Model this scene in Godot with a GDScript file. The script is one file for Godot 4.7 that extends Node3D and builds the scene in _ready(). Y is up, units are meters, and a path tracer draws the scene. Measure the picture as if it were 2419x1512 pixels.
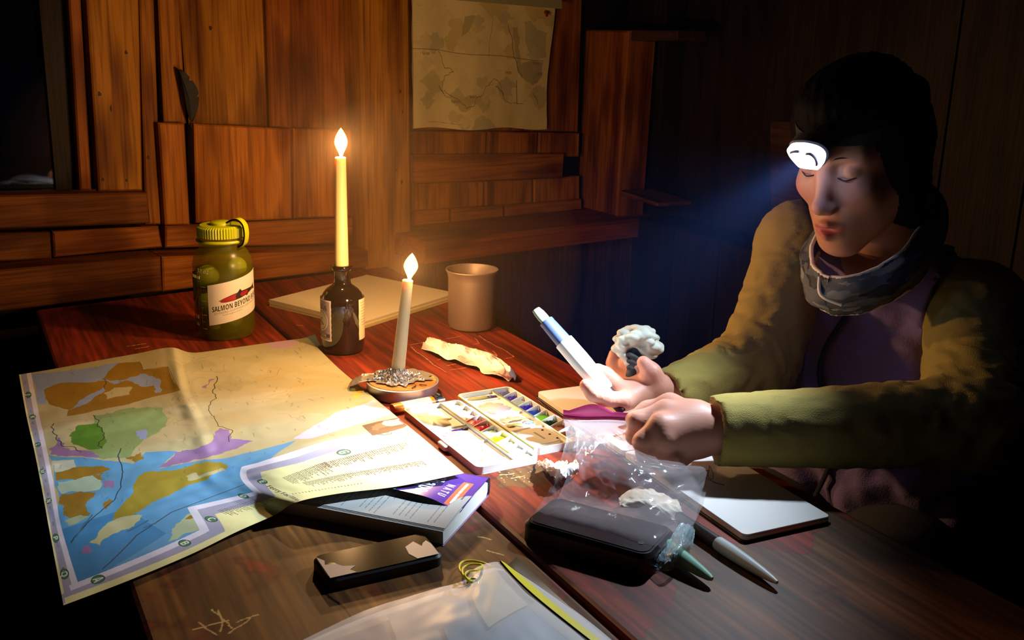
extends Node3D
# A hut table at night: two candles, a head torch, a person packing a bag. Units are metres, y is up.

const FOCAL := 2400.0
const TABLE_Y := 0.75
const EYE := Vector3(0, 1.23, 0)
const PITCH := deg_to_rad(15.3)
const ROLL := deg_to_rad(1.6)
const CANDLE := 0.125       # candle light energy
const TORCH := 1.75
var eye_right: Vector3
var eye_up: Vector3
var eye_ahead: Vector3
# the table runs along TA; the back wall along WA with normal WN
var TA := Vector3(0.482, 0, 0.876).normalized()
var WA := Vector3(0.791, 0, -0.612).normalized()
var WN := Vector3(0.612, 0, 0.791).normalized()
var table_at: Vector3
var wall_at: Vector3
var wall_frame: Transform3D
var table_frame: Transform3D
var noise := FastNoiseLite.new()
var rng := RandomNumberGenerator.new()
var M := {}
var head_frame: Transform3D


func _ready() -> void:
	rng.seed = 11
	noise.seed = 5
	noise.frequency = 1.0
	noise.fractal_octaves = 3
	# --- camera
	var tilt := Basis(Vector3.RIGHT, -PITCH) * Basis(Vector3.BACK, ROLL)
	eye_right = tilt.x
	eye_up = tilt.y
	eye_ahead = -tilt.z
	var cam := Camera3D.new()
	cam.name = "camera"
	cam.fov = rad_to_deg(2.0 * atan(756.0 / FOCAL))
	cam.near = 0.02
	cam.far = 60.0
	cam.transform = Transform3D(tilt, EYE)
	add_child(cam)
	cam.current = true
	# --- night sky and exposure
	var env := Environment.new()
	env.background_mode = Environment.BG_COLOR
	env.background_color = Color(0.004, 0.006, 0.012)
	env.tonemap_mode = Environment.TONE_MAPPER_LINEAR
	env.tonemap_exposure = 1.0
	env.volumetric_fog_enabled = true
	env.volumetric_fog_density = 0.0
	env.sdfgi_enabled = true
	env.ssao_enabled = true
	env.ssil_enabled = true
	var we := WorldEnvironment.new()
	we.name = "night"
	we.environment = env
	add_child(we)
	# --- where things stand
	table_at = tab(905, 622)
	wall_at = tab(390, 690)
	table_frame = Transform3D(Basis(TA, Vector3.UP, TA.cross(Vector3.UP)), table_at)
	wall_frame = Transform3D(Basis(WA, Vector3.UP, WN), Vector3(wall_at.x, 0, wall_at.z))
	head_frame = Transform3D(Basis(Vector3.UP, deg_to_rad(-47.8)) * Basis(Vector3.RIGHT, deg_to_rad(19.3)), EYE + (Vector3(0.483, 1.082, -1.452) - EYE) * 0.868).scaled_local(Vector3.ONE * 0.819)
	materials()
	room()
	table()
	things_at_the_back()
	candles()
	big_map()
	paints()
	things_in_front()
	person()
	haze()


# ---------------------------------------------------------------- places
func ray(x: float, y: float) -> Vector3:
	return eye_ahead + eye_right * ((x - 1209.5) / FOCAL) - eye_up * ((y - 756.0) / FOCAL)


func level(x: float, y: float, height: float) -> Vector3:   # where that sight line meets a level plane
	var d := ray(x, y)
	return EYE + d * ((height - EYE.y) / d.y)


func tab(x: float, y: float, lift := 0.0) -> Vector3:       # on the table top, or lifted off it
	return level(x, y, TABLE_Y + lift)


func dep(x: float, y: float, away: float) -> Vector3:       # at that depth
	return EYE + ray(x, y) * away


func on_frame(f: Transform3D, x: float, y: float, off := 0.0) -> Vector3:    # on an upright plane, in its own frame
	var d := ray(x, y)
	var p := f.origin + f.basis.z * off
	return f.affine_inverse() * (EYE + d * ((p - EYE).dot(f.basis.z) / d.dot(f.basis.z)))


func on_wall(x: float, y: float, off := 0.0) -> Vector3:
	return on_frame(wall_frame, x, y, off)


func rise(p: Vector3, y: float) -> float:                   # how high above p something must be to show at row y
	var lo := -0.3
	var hi := 1.0
	for i in 40:
		var m := (lo + hi) / 2
		var v := p + Vector3(0, m, 0) - EYE
		var row := 756.0 - FOCAL * v.dot(eye_up) / v.dot(eye_ahead)
		if row > y:
			lo = m
		else:
			hi = m
	return lo


func frame_at(p: Vector3, towards: Vector3) -> Transform3D:   # x runs from p towards a point, y is up
	var d := towards - p
	d.y = 0
	d = d.normalized()
	return Transform3D(Basis(d, Vector3.UP, d.cross(Vector3.UP)), p)


# ---------------------------------------------------------------- nodes
func mesh_node(called: String, mesh: Mesh, material: Material, parent: Node, at := Transform3D()) -> MeshInstance3D:
	var o := MeshInstance3D.new()
	o.name = called
	o.mesh = mesh
	o.transform = at
	if material and mesh is ArrayMesh:
		for i in mesh.get_surface_count():
			if mesh.surface_get_material(i) == null:
				o.set_surface_override_material(i, material)
	elif material:
		o.material_override = material
	o.cast_shadow = GeometryInstance3D.SHADOW_CASTING_SETTING_ON
	if called != called.to_lower():
		push_error(called)
	parent.add_child(o, true)
	return o


func thing(called: String, label: String, category: String, at := Transform3D(), group := "") -> Node3D:
	var o := Node3D.new()
	o.name = called
	o.transform = at
	tag(o, label, category, group)
	add_child(o, true)
	return o


func tag(o: Node, label: String, category: String, group := "") -> void:
	o.set_meta("label", label)
	o.set_meta("category", category)
	if group:
		o.set_meta("group", group)


func setting(called: String, at := Transform3D()) -> Node3D:
	var o := Node3D.new()
	o.name = called
	o.transform = at
	o.set_meta("kind", "structure")
	add_child(o, true)
	return o


# ---------------------------------------------------------------- materials
func paint(c: Color, rough := 0.6, metal := 0.0) -> StandardMaterial3D:
	var m := StandardMaterial3D.new()
	m.albedo_color = c
	m.roughness = rough
	m.metallic = metal
	return m


func printed(im: Image, rough := 0.7) -> StandardMaterial3D:
	var m := paint(Color.WHITE, rough)
	m.albedo_texture = ImageTexture.create_from_image(im)
	m.texture_repeat = false
	return m


func film(c: Color, alpha: float, rough := 0.1) -> StandardMaterial3D:
	var m := paint(Color(c, alpha), rough)
	m.transparency = BaseMaterial3D.TRANSPARENCY_ALPHA
	m.cull_mode = BaseMaterial3D.CULL_DISABLED
	return m


func noise_texture(kind: int, freq: float, octaves: int, ramp: Array, at: int) -> NoiseTexture2D:
	var n := FastNoiseLite.new()
	n.noise_type = kind
	n.frequency = freq
	n.fractal_octaves = octaves
	n.seed = at
	var g := Gradient.new()
	g.offsets = PackedFloat32Array([0.0, 1.0])
	g.colors = PackedColorArray([ramp[0][1], ramp[-1][1]])
	for i in range(1, ramp.size() - 1):
		g.add_point(ramp[i][0], ramp[i][1])
	g.set_offset(0, ramp[0][0])
	g.set_offset(g.get_point_count() - 1, ramp[-1][0])
	var t := NoiseTexture2D.new()
	t.width = 512
	t.height = 512
	t.seamless = true
	t.noise = n
	t.color_ramp = g
	return t


func wood(c: Color, along: int, shift: Vector3, rough := 0.62) -> StandardMaterial3D:   # along: 0 grain runs with x, 1 with y
	var m := paint(c, rough)
	m.albedo_texture = M.grain_texture
	m.uv1_triplanar = true
	m.uv1_triplanar_sharpness = 6.0
	m.uv1_scale = Vector3(0.22, 6, 6) if along == 0 else Vector3(6, 0.22, 6)
	m.uv1_offset = shift
	m.detail_enabled = true
	m.detail_blend_mode = BaseMaterial3D.BLEND_MODE_MUL
	m.detail_albedo = M.blotch_texture
	m.detail_uv_layer = BaseMaterial3D.DETAIL_UV_2
	m.uv2_triplanar = true
	m.uv2_scale = Vector3(0.6, 2.5, 2.5) if along == 0 else Vector3(2.5, 0.6, 2.5)
	m.uv2_offset = shift * 1.7
	m.heightmap_enabled = true
	m.heightmap_texture = M.relief_texture
	m.heightmap_scale = 0.06
	m.metallic_specular = 0.3
	return m


func materials() -> void:
	var w := Color.WHITE
	M.grain_texture = noise_texture(FastNoiseLite.TYPE_SIMPLEX_SMOOTH, 0.03, 4, [[0.1, Color(0.74, 0.69, 0.64)], [0.42, Color(0.93, 0.92, 0.90)], [0.6, w], [0.9, Color(0.88, 0.85, 0.82)]], 3)
	M.relief_texture = noise_texture(FastNoiseLite.TYPE_SIMPLEX_SMOOTH, 0.05, 3, [[0.0, Color.BLACK], [0.5, Color(0.6, 0.6, 0.6)], [1.0, w]], 3)
	M.blotch_texture = noise_texture(FastNoiseLite.TYPE_SIMPLEX_SMOOTH, 0.008, 3, [[0.12, Color(0.62, 0.52, 0.45)], [0.42, Color(0.88, 0.85, 0.83)], [0.55, w], [0.9, Color(0.92, 0.88, 0.83)]], 9)
	M.wood_a = wood(Color(0.662, 0.441, 0.103), 1, Vector3(0.1, 0.3, 0.2))
	M.wood_b = wood(Color(0.626, 0.394, 0.094), 1, Vector3(0.6, 0.9, 0.1))
	M.wood_c = wood(Color(0.700, 0.436, 0.125), 1, Vector3(0.35, 0.15, 0.7))
	M.wood_d = wood(Color(0.780, 0.481, 0.141), 1, Vector3(0.82, 0.5, 0.4))
	M.wood_e = wood(Color(0.600, 0.344, 0.114), 1, Vector3(0.2, 0.7, 0.9))
	M.rail_a = wood(Color(0.660, 0.389, 0.114), 0, Vector3(0.3, 0.1, 0.4))
	M.rail_b = wood(Color(0.476, 0.275, 0.084), 0, Vector3(0.8, 0.4, 0.1))  # darkened: the water bottle's shade on the left rails is in this colour
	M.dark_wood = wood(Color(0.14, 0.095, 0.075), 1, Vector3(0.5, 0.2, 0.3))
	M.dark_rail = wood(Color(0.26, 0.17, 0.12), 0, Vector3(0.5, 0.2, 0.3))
	M.ledge_wood = wood(Color(0.600, 0.313, 0.104), 0, Vector3(0.15, 0.2, 0.6))
	M.panel_wood = wood(Color(0.36, 0.225, 0.15), 1, Vector3(0.7, 0.2, 0.1))
	M.red_edge = wood(Color(0.47, 0.16, 0.09), 1, Vector3(0.5, 0.6, 0.3))
	M.black = paint(Color(0.06, 0.06, 0.065), 0.45)
	M.paper = paint(Color(0.93, 0.91, 0.86), 0.8)
	M.white = paint(Color(0.93, 0.93, 0.91), 0.35)
	M.metal = paint(Color(0.78, 0.78, 0.78), 0.28, 1.0)


# ---------------------------------------------------------------- meshes
class Build:   # collects triangles; corners are given anticlockwise as seen from outside
	var st := SurfaceTool.new()

	func _init() -> void:
		st.begin(Mesh.PRIMITIVE_TRIANGLES)
		st.set_smooth_group(-1)

	func smooth(n: int) -> void:
		st.set_smooth_group(n)

	func tri(a: Vector3, b: Vector3, c: Vector3, ua := Vector2(), ub := Vector2(), uc := Vector2()) -> void:
		st.set_uv(ua)
		st.add_vertex(a)
		st.set_uv(uc)
		st.add_vertex(c)
		st.set_uv(ub)
		st.add_vertex(b)

	func quad(a: Vector3, b: Vector3, c: Vector3, d: Vector3) -> void:
		tri(a, b, c)
		tri(a, c, d)

	func done() -> ArrayMesh:
		st.generate_normals()
		return st.commit()


# a prism from an outline (anticlockwise as seen from the front), its edges chamfered, reaching back by «back»
func add_slab(b: Build, outline: Array, back: Vector3, bevel := 0.003) -> void:
	var n := outline.size()
	var mid := Vector3.ZERO
	for p in outline:
		mid += p / n
	var out := -back.normalized()
	var inset := []
	for i in n:
		var e0: Vector3 = (outline[i] - outline[i - 1]).normalized()
		var e1: Vector3 = (outline[(i + 1) % n] - outline[i]).normalized()
		var side := (out.cross(e0) + out.cross(e1))
		side = side.normalized() / maxf(0.4, sqrt((1.0 + e0.dot(e1)) / 2.0))
		inset.append(outline[i] + side * bevel)
	var uv := func(p: Vector3) -> Vector2: return Vector2(p.x, p.y)
	for i in range(1, n - 1):
		b.tri(inset[0], inset[i], inset[i + 1], uv.call(inset[0]), uv.call(inset[i]), uv.call(inset[i + 1]))
		b.tri(outline[0] + back, outline[i + 1] + back, outline[i] + back)
	for i in n:
		var j := (i + 1) % n
		var lo: Vector3 = outline[i] - out * bevel
		var hi: Vector3 = outline[j] - out * bevel
		b.quad(lo, hi, inset[j], inset[i])
		b.quad(outline[i] + back, outline[j] + back, hi, lo)


func slab(outline: Array, back: Vector3, bevel := 0.003) -> ArrayMesh:
	var b := Build.new()
	add_slab(b, outline, back, bevel)
	return b.done()


func add_box(b: Build, lo: Vector3, hi: Vector3, bevel := 0.002, at := Transform3D()) -> void:
	var t := func(x, y, z) -> Vector3: return at * Vector3(x, y, z)
	add_slab(b, [t.call(lo.x, hi.y, hi.z), t.call(hi.x, hi.y, hi.z), t.call(hi.x, hi.y, lo.z), t.call(lo.x, hi.y, lo.z)], at.basis.y * (lo.y - hi.y), bevel)


func box(lo: Vector3, hi: Vector3, bevel := 0.002, at := Transform3D()) -> ArrayMesh:
	var b := Build.new()
	add_box(b, lo, hi, bevel, at)
	return b.done()


func rounded(w: float, l: float, r: float, steps := 6) -> Array:   # outline of a rounded rectangle from the origin over x and z, anticlockwise from above
	var out := []
	for c in [[w - r, l - r, 0.0], [w - r, r, 1.0], [r, r, 2.0], [r, l - r, 3.0]]:
		for i in steps + 1:
			var a: float = (c[2] - 1.0 + float(i) / steps) * PI / 2
			out.append(Vector2(c[0] + r * cos(a), c[1] - r * sin(a)))
	return out


func plate(outline: Array, low: float, high: float, bevel := 0.001, at := Transform3D()) -> ArrayMesh:   # a flat body with that outline seen from above
	var b := Build.new()
	var pts := []
	for p in outline:
		pts.append(at * Vector3(p.x, high, p.y))
	add_slab(b, pts, at.basis.y * (low - high), bevel)
	return b.done()


func lathe(profile: Array, seg := 40, at := Transform3D(), crease := 0.75) -> ArrayMesh:   # profile: (radius, height) with the outside on the right when walking it upwards
	var v := PackedVector3Array()
	var nn := PackedVector3Array()
	var uv := PackedVector2Array()
	var ix := PackedInt32Array()
	var n := profile.size()
	var sn := []
	for i in n - 1:
		var d: Vector2 = profile[i + 1] - profile[i]
		sn.append(Vector2(d.y, -d.x).normalized())
	for i in n - 1:
		for e in 2:
			var p: Vector2 = profile[i + e]
			var o: int = i - 1 if e == 0 else i + 1
			var nr: Vector2 = sn[i]
			if o >= 0 and o < n - 1 and sn[o].dot(sn[i]) > crease:
				nr = (sn[o] + sn[i]).normalized()
			for k in seg + 1:
				var a := TAU * k / seg
				v.append(at * Vector3(p.x * cos(a), p.y, -p.x * sin(a)))
				nn.append((at.basis * Vector3(nr.x * cos(a), nr.y, -nr.x * sin(a))).normalized())
				uv.append(Vector2(float(k) / seg, p.y))
		var base := i * 2 * (seg + 1)
		for k in seg:
			var a0 := base + k
			var b0 := a0 + seg + 1
			ix.append_array([a0, b0, a0 + 1, a0 + 1, b0, b0 + 1])
	return arrays(v, nn, uv, ix)


func arrays(v: PackedVector3Array, n: PackedVector3Array, uv: PackedVector2Array, ix: PackedInt32Array, col := PackedColorArray()) -> ArrayMesh:
	var a := []
	a.resize(Mesh.ARRAY_MAX)
	a[Mesh.ARRAY_VERTEX] = v
	a[Mesh.ARRAY_NORMAL] = n
	if uv.size():
		a[Mesh.ARRAY_TEX_UV] = uv
	if col.size():
		a[Mesh.ARRAY_COLOR] = col
	a[Mesh.ARRAY_INDEX] = ix
	var m := ArrayMesh.new()
	m.add_surface_from_arrays(Mesh.PRIMITIVE_TRIANGLES, a)
	return m


func curve(pts: Array, steps: int) -> Array:   # a smooth line through points
	var out := []
	for i in pts.size() - 1:
		var a = pts[maxi(i - 1, 0)]
		var d = pts[mini(i + 2, pts.size() - 1)]
		for k in steps:
			out.append(pts[i].cubic_interpolate(pts[i + 1], a, d, float(k) / steps))
	out.append(pts[-1])
	return out


func tube(path: Array, radii, seg := 10, flat := 1.0) -> ArrayMesh:   # radii: one number or one per point
	var v := PackedVector3Array()
	var nn := PackedVector3Array()
	var uv := PackedVector2Array()
	var ix := PackedInt32Array()
	var side := Vector3.ZERO
	var n := path.size()
	for i in n:
		var d: Vector3 = (path[mini(i + 1, n - 1)] - path[maxi(i - 1, 0)]).normalized()
		if side == Vector3.ZERO:
			side = d.cross(Vector3.UP if absf(d.y) < 0.9 else Vector3.RIGHT).normalized()
		side = (side - d * side.dot(d)).normalized()
		var up := side.cross(d)
		var r: float = radii if radii is float else radii[i]
		for k in seg + 1:
			var a := TAU * k / seg
			var o := side * cos(a) + up * sin(a) * flat
			v.append(path[i] + o * r)
			nn.append((side * cos(a) * flat + up * sin(a)).normalized())
			uv.append(Vector2(float(k) / seg, float(i) / maxf(n - 1, 1)))
	for i in n - 1:
		for k in seg:
			var a0 := i * (seg + 1) + k
			var b0 := a0 + seg + 1
			ix.append_array([a0, a0 + 1, b0, a0 + 1, b0 + 1, b0])
	for e in 2:
		var row := 0 if e == 0 else n - 1
		var d: Vector3 = (path[0] - path[1] if e == 0 else path[-1] - path[-2]).normalized()
		var c := v.size()
		v.append(path[row])
		nn.append(d)
		uv.append(Vector2())
		for k in seg + 1:
			v.append(v[row * (seg + 1) + k])
			nn.append(d)
			uv.append(Vector2())
		for k in seg:
			if e == 0:
				ix.append_array([c, c + 2 + k, c + 1 + k])
			else:
				ix.append_array([c, c + 1 + k, c + 2 + k])
	return arrays(v, nn, uv, ix)


# a sheet with thickness over u, v in 0..1; «face» is the side that shows its first surface
func sheet(nu: int, nv: int, fn: Callable, thick: float, face: Vector3, under: Material = null) -> ArrayMesh:
	var p := PackedVector3Array()
	var uv := PackedVector2Array()
	for j in nv + 1:
		for i in nu + 1:
			var q := Vector2(float(i) / nu, float(j) / nv)
			p.append(fn.call(q.x, q.y))
			uv.append(q)
	var nn := PackedVector3Array()
	var w := nu + 1
	var total := Vector3.ZERO
	for j in nv + 1:
		for i in w:
			var du := p[j * w + mini(i + 1, nu)] - p[j * w + maxi(i - 1, 0)]
			var dv := p[mini(j + 1, nv) * w + i] - p[maxi(j - 1, 0) * w + i]
			var c := du.cross(dv).normalized()
			nn.append(c)
			total += c
	var turned := total.dot(face) < 0
	if turned:
		for i in nn.size():
			nn[i] = -nn[i]
	var ix := PackedInt32Array()
	var bx := PackedInt32Array()
	for j in nv:
		for i in nu:
			var a := j * w + i
			var q := [a, a + 1, a + w + 1, a + w]
			if turned:
				q = [a, a + w, a + w + 1, a + 1]
			ix.append_array([q[0], q[2], q[1], q[0], q[3], q[2]])
			bx.append_array([q[0], q[1], q[2], q[0], q[2], q[3]])
	var m := arrays(p, nn, uv, ix)
	if thick <= 0:
		return m
	var q2 := PackedVector3Array()
	var n2 := PackedVector3Array()
	for i in p.size():
		q2.append(p[i] - nn[i] * thick)
		n2.append(-nn[i])
	var rim := []
	for i in nu:
		rim.append([i, i + 1])
		rim.append([nv * w + i + 1, nv * w + i])
	for j in nv:
		rim.append([(j + 1) * w, j * w])
		rim.append([j * w + nu, (j + 1) * w + nu])
	var uv2 := uv.duplicate()
	for e in rim:
		var a: int = e[0]
		var b: int = e[1]
		var out := (p[b] - p[a]).cross(nn[a]).normalized() * (-1.0 if turned else 1.0)
		var c := q2.size()
		for s in [p[a], p[b], p[b] - nn[b] * thick, p[a] - nn[a] * thick]:
			q2.append(s)
			n2.append(out)
		uv2.append_array([uv[a], uv[b], uv[b], uv[a]])
		if turned:
			bx.append_array([c, c + 2, c + 3, c, c + 1, c + 2])
		else:
			bx.append_array([c, c + 3, c + 2, c, c + 2, c + 1])
	var arr := []
	arr.resize(Mesh.ARRAY_MAX)
	arr[Mesh.ARRAY_VERTEX] = q2
	arr[Mesh.ARRAY_NORMAL] = n2
	arr[Mesh.ARRAY_TEX_UV] = uv2
	arr[Mesh.ARRAY_INDEX] = bx
	m.add_surface_from_arrays(Mesh.PRIMITIVE_TRIANGLES, arr)
	if under:
		m.surface_set_material(1, under)
	return m


func net(rows: Array, u: float, v: float) -> Vector3:   # smooth surface through a net of points
	var line := []
	var fv := clampf(v, 0, 1) * (rows.size() - 1)
	var j := mini(int(fv), rows.size() - 2)
	for k in [j - 1, j, j + 1, j + 2]:
		line.append(along(rows[clampi(k, 0, rows.size() - 1)], u))
	return line[1].cubic_interpolate(line[2], line[0], line[3], fv - j)


func along(pts: Array, u: float) -> Vector3:
	var f := clampf(u, 0, 1) * (pts.size() - 1)
	var i := mini(int(f), pts.size() - 2)
	return pts[i].cubic_interpolate(pts[i + 1], pts[maxi(i - 1, 0)], pts[mini(i + 2, pts.size() - 1)], f - i)


func letters(text: String, tall: float, place: Callable, face := "Droid Sans", bold := false, deep := 0.0006) -> ArrayMesh:   # lettering bent onto a surface: place(x, y, out)
	var f := SystemFont.new()
	f.font_names = PackedStringArray([face])
	if bold:
		f.font_weight = 700
	var t := TextMesh.new()
	t.font = f
	t.text = text
	t.font_size = 48
	t.pixel_size = tall / 34.0
	t.depth = deep
	t.curve_step = 1.0
	var a := t.get_mesh_arrays()
	var v: PackedVector3Array = a[Mesh.ARRAY_VERTEX]
	for i in v.size():
		v[i] = place.call(v[i].x, v[i].y, v[i].z)
	var ix: PackedInt32Array = a[Mesh.ARRAY_INDEX]
	var b := Build.new()
	for i in range(0, ix.size(), 3):
		b.tri(v[ix[i]], v[ix[i + 2]], v[ix[i + 1]])
	return b.done()


# ---------------------------------------------------------------- print on paper
func fill(im: Image, pts: Array, c: Color) -> void:   # pts in pixels
	var lo := 1e9
	var hi := -1e9
	for p in pts:
		lo = minf(lo, p.y)
		hi = maxf(hi, p.y)
	for y in range(maxi(0, int(floor(lo))), mini(im.get_height() - 1, int(ceil(hi))) + 1):
		var yc := y + 0.5
		var xs := []
		for i in pts.size():
			var a: Vector2 = pts[i - 1]
			var b: Vector2 = pts[i]
			if (a.y <= yc) != (b.y <= yc):
				xs.append(a.x + (yc - a.y) / (b.y - a.y) * (b.x - a.x))
		xs.sort()
		for k in range(0, xs.size() - 1, 2):
			var x0 := maxi(0, roundi(xs[k]))
			var x1 := mini(im.get_width(), roundi(xs[k + 1]))
			if x1 > x0:
				im.fill_rect(Rect2i(x0, y, x1 - x0, 1), c)


func stroke(im: Image, pts: Array, width: float, c: Color) -> void:
	for i in pts.size() - 1:
		var d: Vector2 = (pts[i + 1] - pts[i])
		if d.length() < 0.01:
			continue
		var s := d.normalized().orthogonal() * width / 2
		var e := d.normalized() * width * 0.3
		fill(im, [pts[i] + s - e, pts[i + 1] + s + e, pts[i + 1] - s + e, pts[i] - s - e], c)


func ragged(pts: Array, amount: float, rounds := 3, closed := true) -> Array:   # a coast line from a plain outline
	var out := pts.duplicate()
	var r := amount
	for k in rounds:
		var next := []
		for i in out.size() - (0 if closed else 1):
			var a: Vector2 = out[i]
			var b: Vector2 = out[(i + 1) % out.size()]
			next.append(a)
			next.append((a + b) / 2 + (b - a).orthogonal() * rng.randf_range(-r, r))
		if not closed:
			next.append(out[-1])
		out = next
	return out


func write(im: Image, text: String, at: Vector2, tall: float, turn: float, c: Color, face := "Droid Sans", bold := false, squeeze := 1.0) -> void:
	var f := SystemFont.new()
	f.font_names = PackedStringArray([face])
	if bold:
		f.font_weight = 700
	var t := TextMesh.new()
	t.font = f
	t.text = text
	t.font_size = 48
	t.pixel_size = tall / 34.0
	t.depth = 0.0
	t.curve_step = 1.0
	var a := t.get_mesh_arrays()
	var v: PackedVector3Array = a[Mesh.ARRAY_VERTEX]
	var ix: PackedInt32Array = a[Mesh.ARRAY_INDEX]
	for i in range(0, ix.size(), 3):
		var q := []
		for k in 3:
			q.append(at + Vector2(v[ix[i + k]].x * squeeze, -v[ix[i + k]].y).rotated(turn))
		fill(im, q, c)


# ---------------------------------------------------------------- the hut
func plank(parent: Node, called: String, f: Transform3D, q: Array, off: float, thick: float, m: Material, bevel := 0.003) -> MeshInstance3D:   # q: x, y of the four corners: top left, top right, bottom right, bottom left
	var p := []
	for i in [0, 3, 2, 1]:
		var x: float = q[i * 2]
		var y: float = q[i * 2 + 1]
		if y <= 0.0 and i < 2:   # boards that go on above
			var k: int = 3 if i == 0 else 2
			x += (q[i * 2] - q[k * 2]) / maxf(q[k * 2 + 1] - y, 1) * 420.0
			y -= 420.0
		p.append(on_frame(f, x, y, off))
	return mesh_node(called, slab(p, Vector3(0, 0, -thick), bevel), m, parent)


func room() -> void:
	var back := setting("wall_back", wall_frame)
	var f := wall_frame
	# backing boards, with a hole for the window
	var lo := -0.10
	for r in [[-0.155, 1.35, 0.0, 2.3], [-1.8, -0.155, 0.0, 0.93], [-1.8, -0.85, 0.93, 2.3], [-0.85, -0.155, 1.75, 2.3]]:
		mesh_node("backing", box(Vector3(r[0], r[2], lo - 0.05), Vector3(r[1], r[3], lo), 0.001), M.dark_wood, back)
	# upper boards beside the window
	plank(back, "plank", f, [205, 0, 328, 0, 337, 450, 234, 452], -0.066, 0.03, M.wood_a)
	plank(back, "plank", f, [330, 0, 364, 0, 382, 530, 345, 530], -0.072, 0.025, M.wood_b)
	plank(back, "plank", f, [374, 0, 424, 0, 441, 292, 388, 290], -0.07, 0.025, M.wood_b)
	plank(back, "plank", f, [424, 0, 622, 0, 633, 300, 447, 294], -0.071, 0.025, M.wood_a)
	plank(back, "plank", f, [628, 0, 846, 0, 858, 310, 638, 302], -0.069, 0.025, M.wood_e)
	# lower row of boards, standing proud
	plank(back, "plank", f, [374, 290, 437, 292, 449, 531, 391, 532], -0.05, 0.04, M.wood_c)
	plank(back, "plank", f, [459, 292, 688, 305, 691, 517, 464, 527], -0.048, 0.04, M.wood_d)
	plank(back, "plank", f, [694, 303, 870, 308, 870, 510, 695, 516], -0.05, 0.04, M.wood_d)
	# course under the boards
	plank(back, "plank", f, [-420, 560, 119, 549, 123, 612, -420, 640], -0.06, 0.03, M.rail_b)
	plank(back, "plank", f, [125, 548, 375, 534, 384, 584, 128, 608], -0.06, 0.03, M.rail_a)
	plank(back, "plank", f, [391, 534, 872, 512, 880, 575, 391, 586], -0.058, 0.03, M.rail_a)
	# sill rail under the window, bench rail along the table
	plank(back, "sill_rail", f, [-420, 470, 349, 455, 356, 528, -420, 558], -0.035, 0.06, M.rail_b)
	plank(back, "bench_rail", f, [-420, 672, 380, 607, 384, 689, -420, 790], 0.0, 0.075, M.rail_b)  # left stretch in the darker wood, standing in for the bottle's shadow
	plank(back, "bench_rail", f, [383, 607, 906, 588, 906, 627, 386, 689], 0.002, 0.075, M.rail_a)
	# the post by the map
	plank(back, "post", f, [849, 0, 969, 0, 974, 655, 868, 655], 0.004, 0.09, M.wood_a, 0.006)
	# knots in the boards
	M.knot_wood = paint(Color(0.20, 0.10, 0.05), 0.7)
	for q in [[235, 222, 7, 9, -0.066], [262, 256, 4, 13, -0.066], [298, 124, 6, 8, -0.066], [243, 424, 5, 7, -0.066], [299, 426, 5, 6, -0.066], [350, 372, 6, 8, -0.072], [497, 66, 7, 9, -0.071], [945, 216, 6, 9, 0.004], [951, 264, 5, 8, 0.004], [936, 402, 5, 7, 0.004], [949, 430, 7, 10, 0.004]]:
		var c := on_frame(f, q[0], q[1], q[4])
		var o := []
		for i in 14:
			var an := TAU * i / 14
			var rr := 1.0 + 0.18 * sin(an * 3.0 + q[0])
			o.append(c + Vector3(cos(an) * q[2] * 0.00045 * rr, sin(an) * q[3] * 0.00045 * rr, 0.0006))
		mesh_node("knot", slab(o, Vector3(0, 0, -0.002), 0.0005), M.knot_wood, back)
	# right of the post
	for q in [[974, 0, 1090, 0, 1090, 308, 976, 306], [1092, 0, 1240, 0, 1238, 310, 1092, 308], [1242, 0, 1376, 0, 1366, 312, 1240, 310]]:
		plank(back, "plank", f, q, -0.07, 0.02, M.wood_e)
	for q in [[975, 311, 1150, 311, 1148, 370, 975, 370], [1156, 311, 1271, 313, 1268, 370, 1154, 370], [1275, 313, 1370, 315, 1368, 370, 1272, 370]]:
		plank(back, "plank", f, q, -0.062, 0.025, M.wood_c)
	for q in [[975, 432, 1143, 428, 1143, 487, 975, 499], [1148, 428, 1258, 424, 1258, 480, 1148, 487], [1263, 424, 1370, 416, 1370, 471, 1262, 480]]:
		plank(back, "plank", f, q, -0.062, 0.025, M.wood_c)
	plank(back, "cross_rail", f, [972, 366, 1334, 363, 1330, 419, 972, 434], -0.045, 0.05, M.rail_a)
	for q in [[975, 500, 1063, 494, 1063, 530, 975, 540], [1067, 494, 1190, 485, 1190, 515, 1067, 530], [1194, 485, 1375, 470, 1375, 495, 1194, 515]]:
		plank(back, "plank", f, q, -0.056, 0.03, M.rail_a)
	# the ledge right of the table and the boards below it
	var y0: float = on_wall(975, 532, -0.06).y
	var front: float = (f.affine_inverse() * level(1230, 548, y0)).z
	var s0: float = on_wall(975, 560, 0.0).x
	var ledge := setting("trim_1", f)
	mesh_node("ledge_board", box(Vector3(s0 - 0.05, y0 - 0.045, -0.09), Vector3(1.45, y0, front), 0.006), M.ledge_wood, ledge)
	for i in 7:
		var a := s0 + i * 0.115
		mesh_node("plank", box(Vector3(a, 0.02, front - 0.05), Vector3(a + 0.111, y0 - 0.046, front - 0.028 + 0.002 * (i % 2)), 0.003), M.panel_wood, ledge)
	# right wall: vertical boards, a dark recess with a sill
	var corner: Vector3 = f * Vector3(on_wall(1372, 478, -0.06).x + 0.02, 0, -0.06)
	var g := Transform3D(Basis(TA, Vector3.UP, TA.cross(Vector3.UP)), corner)
	var right := setting("wall_right", g)
	mesh_node("backing", box(Vector3(-0.2, 0, -0.22), Vector3(3.2, 2.3, -0.16), 0.001), M.dark_wood, right)
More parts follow.
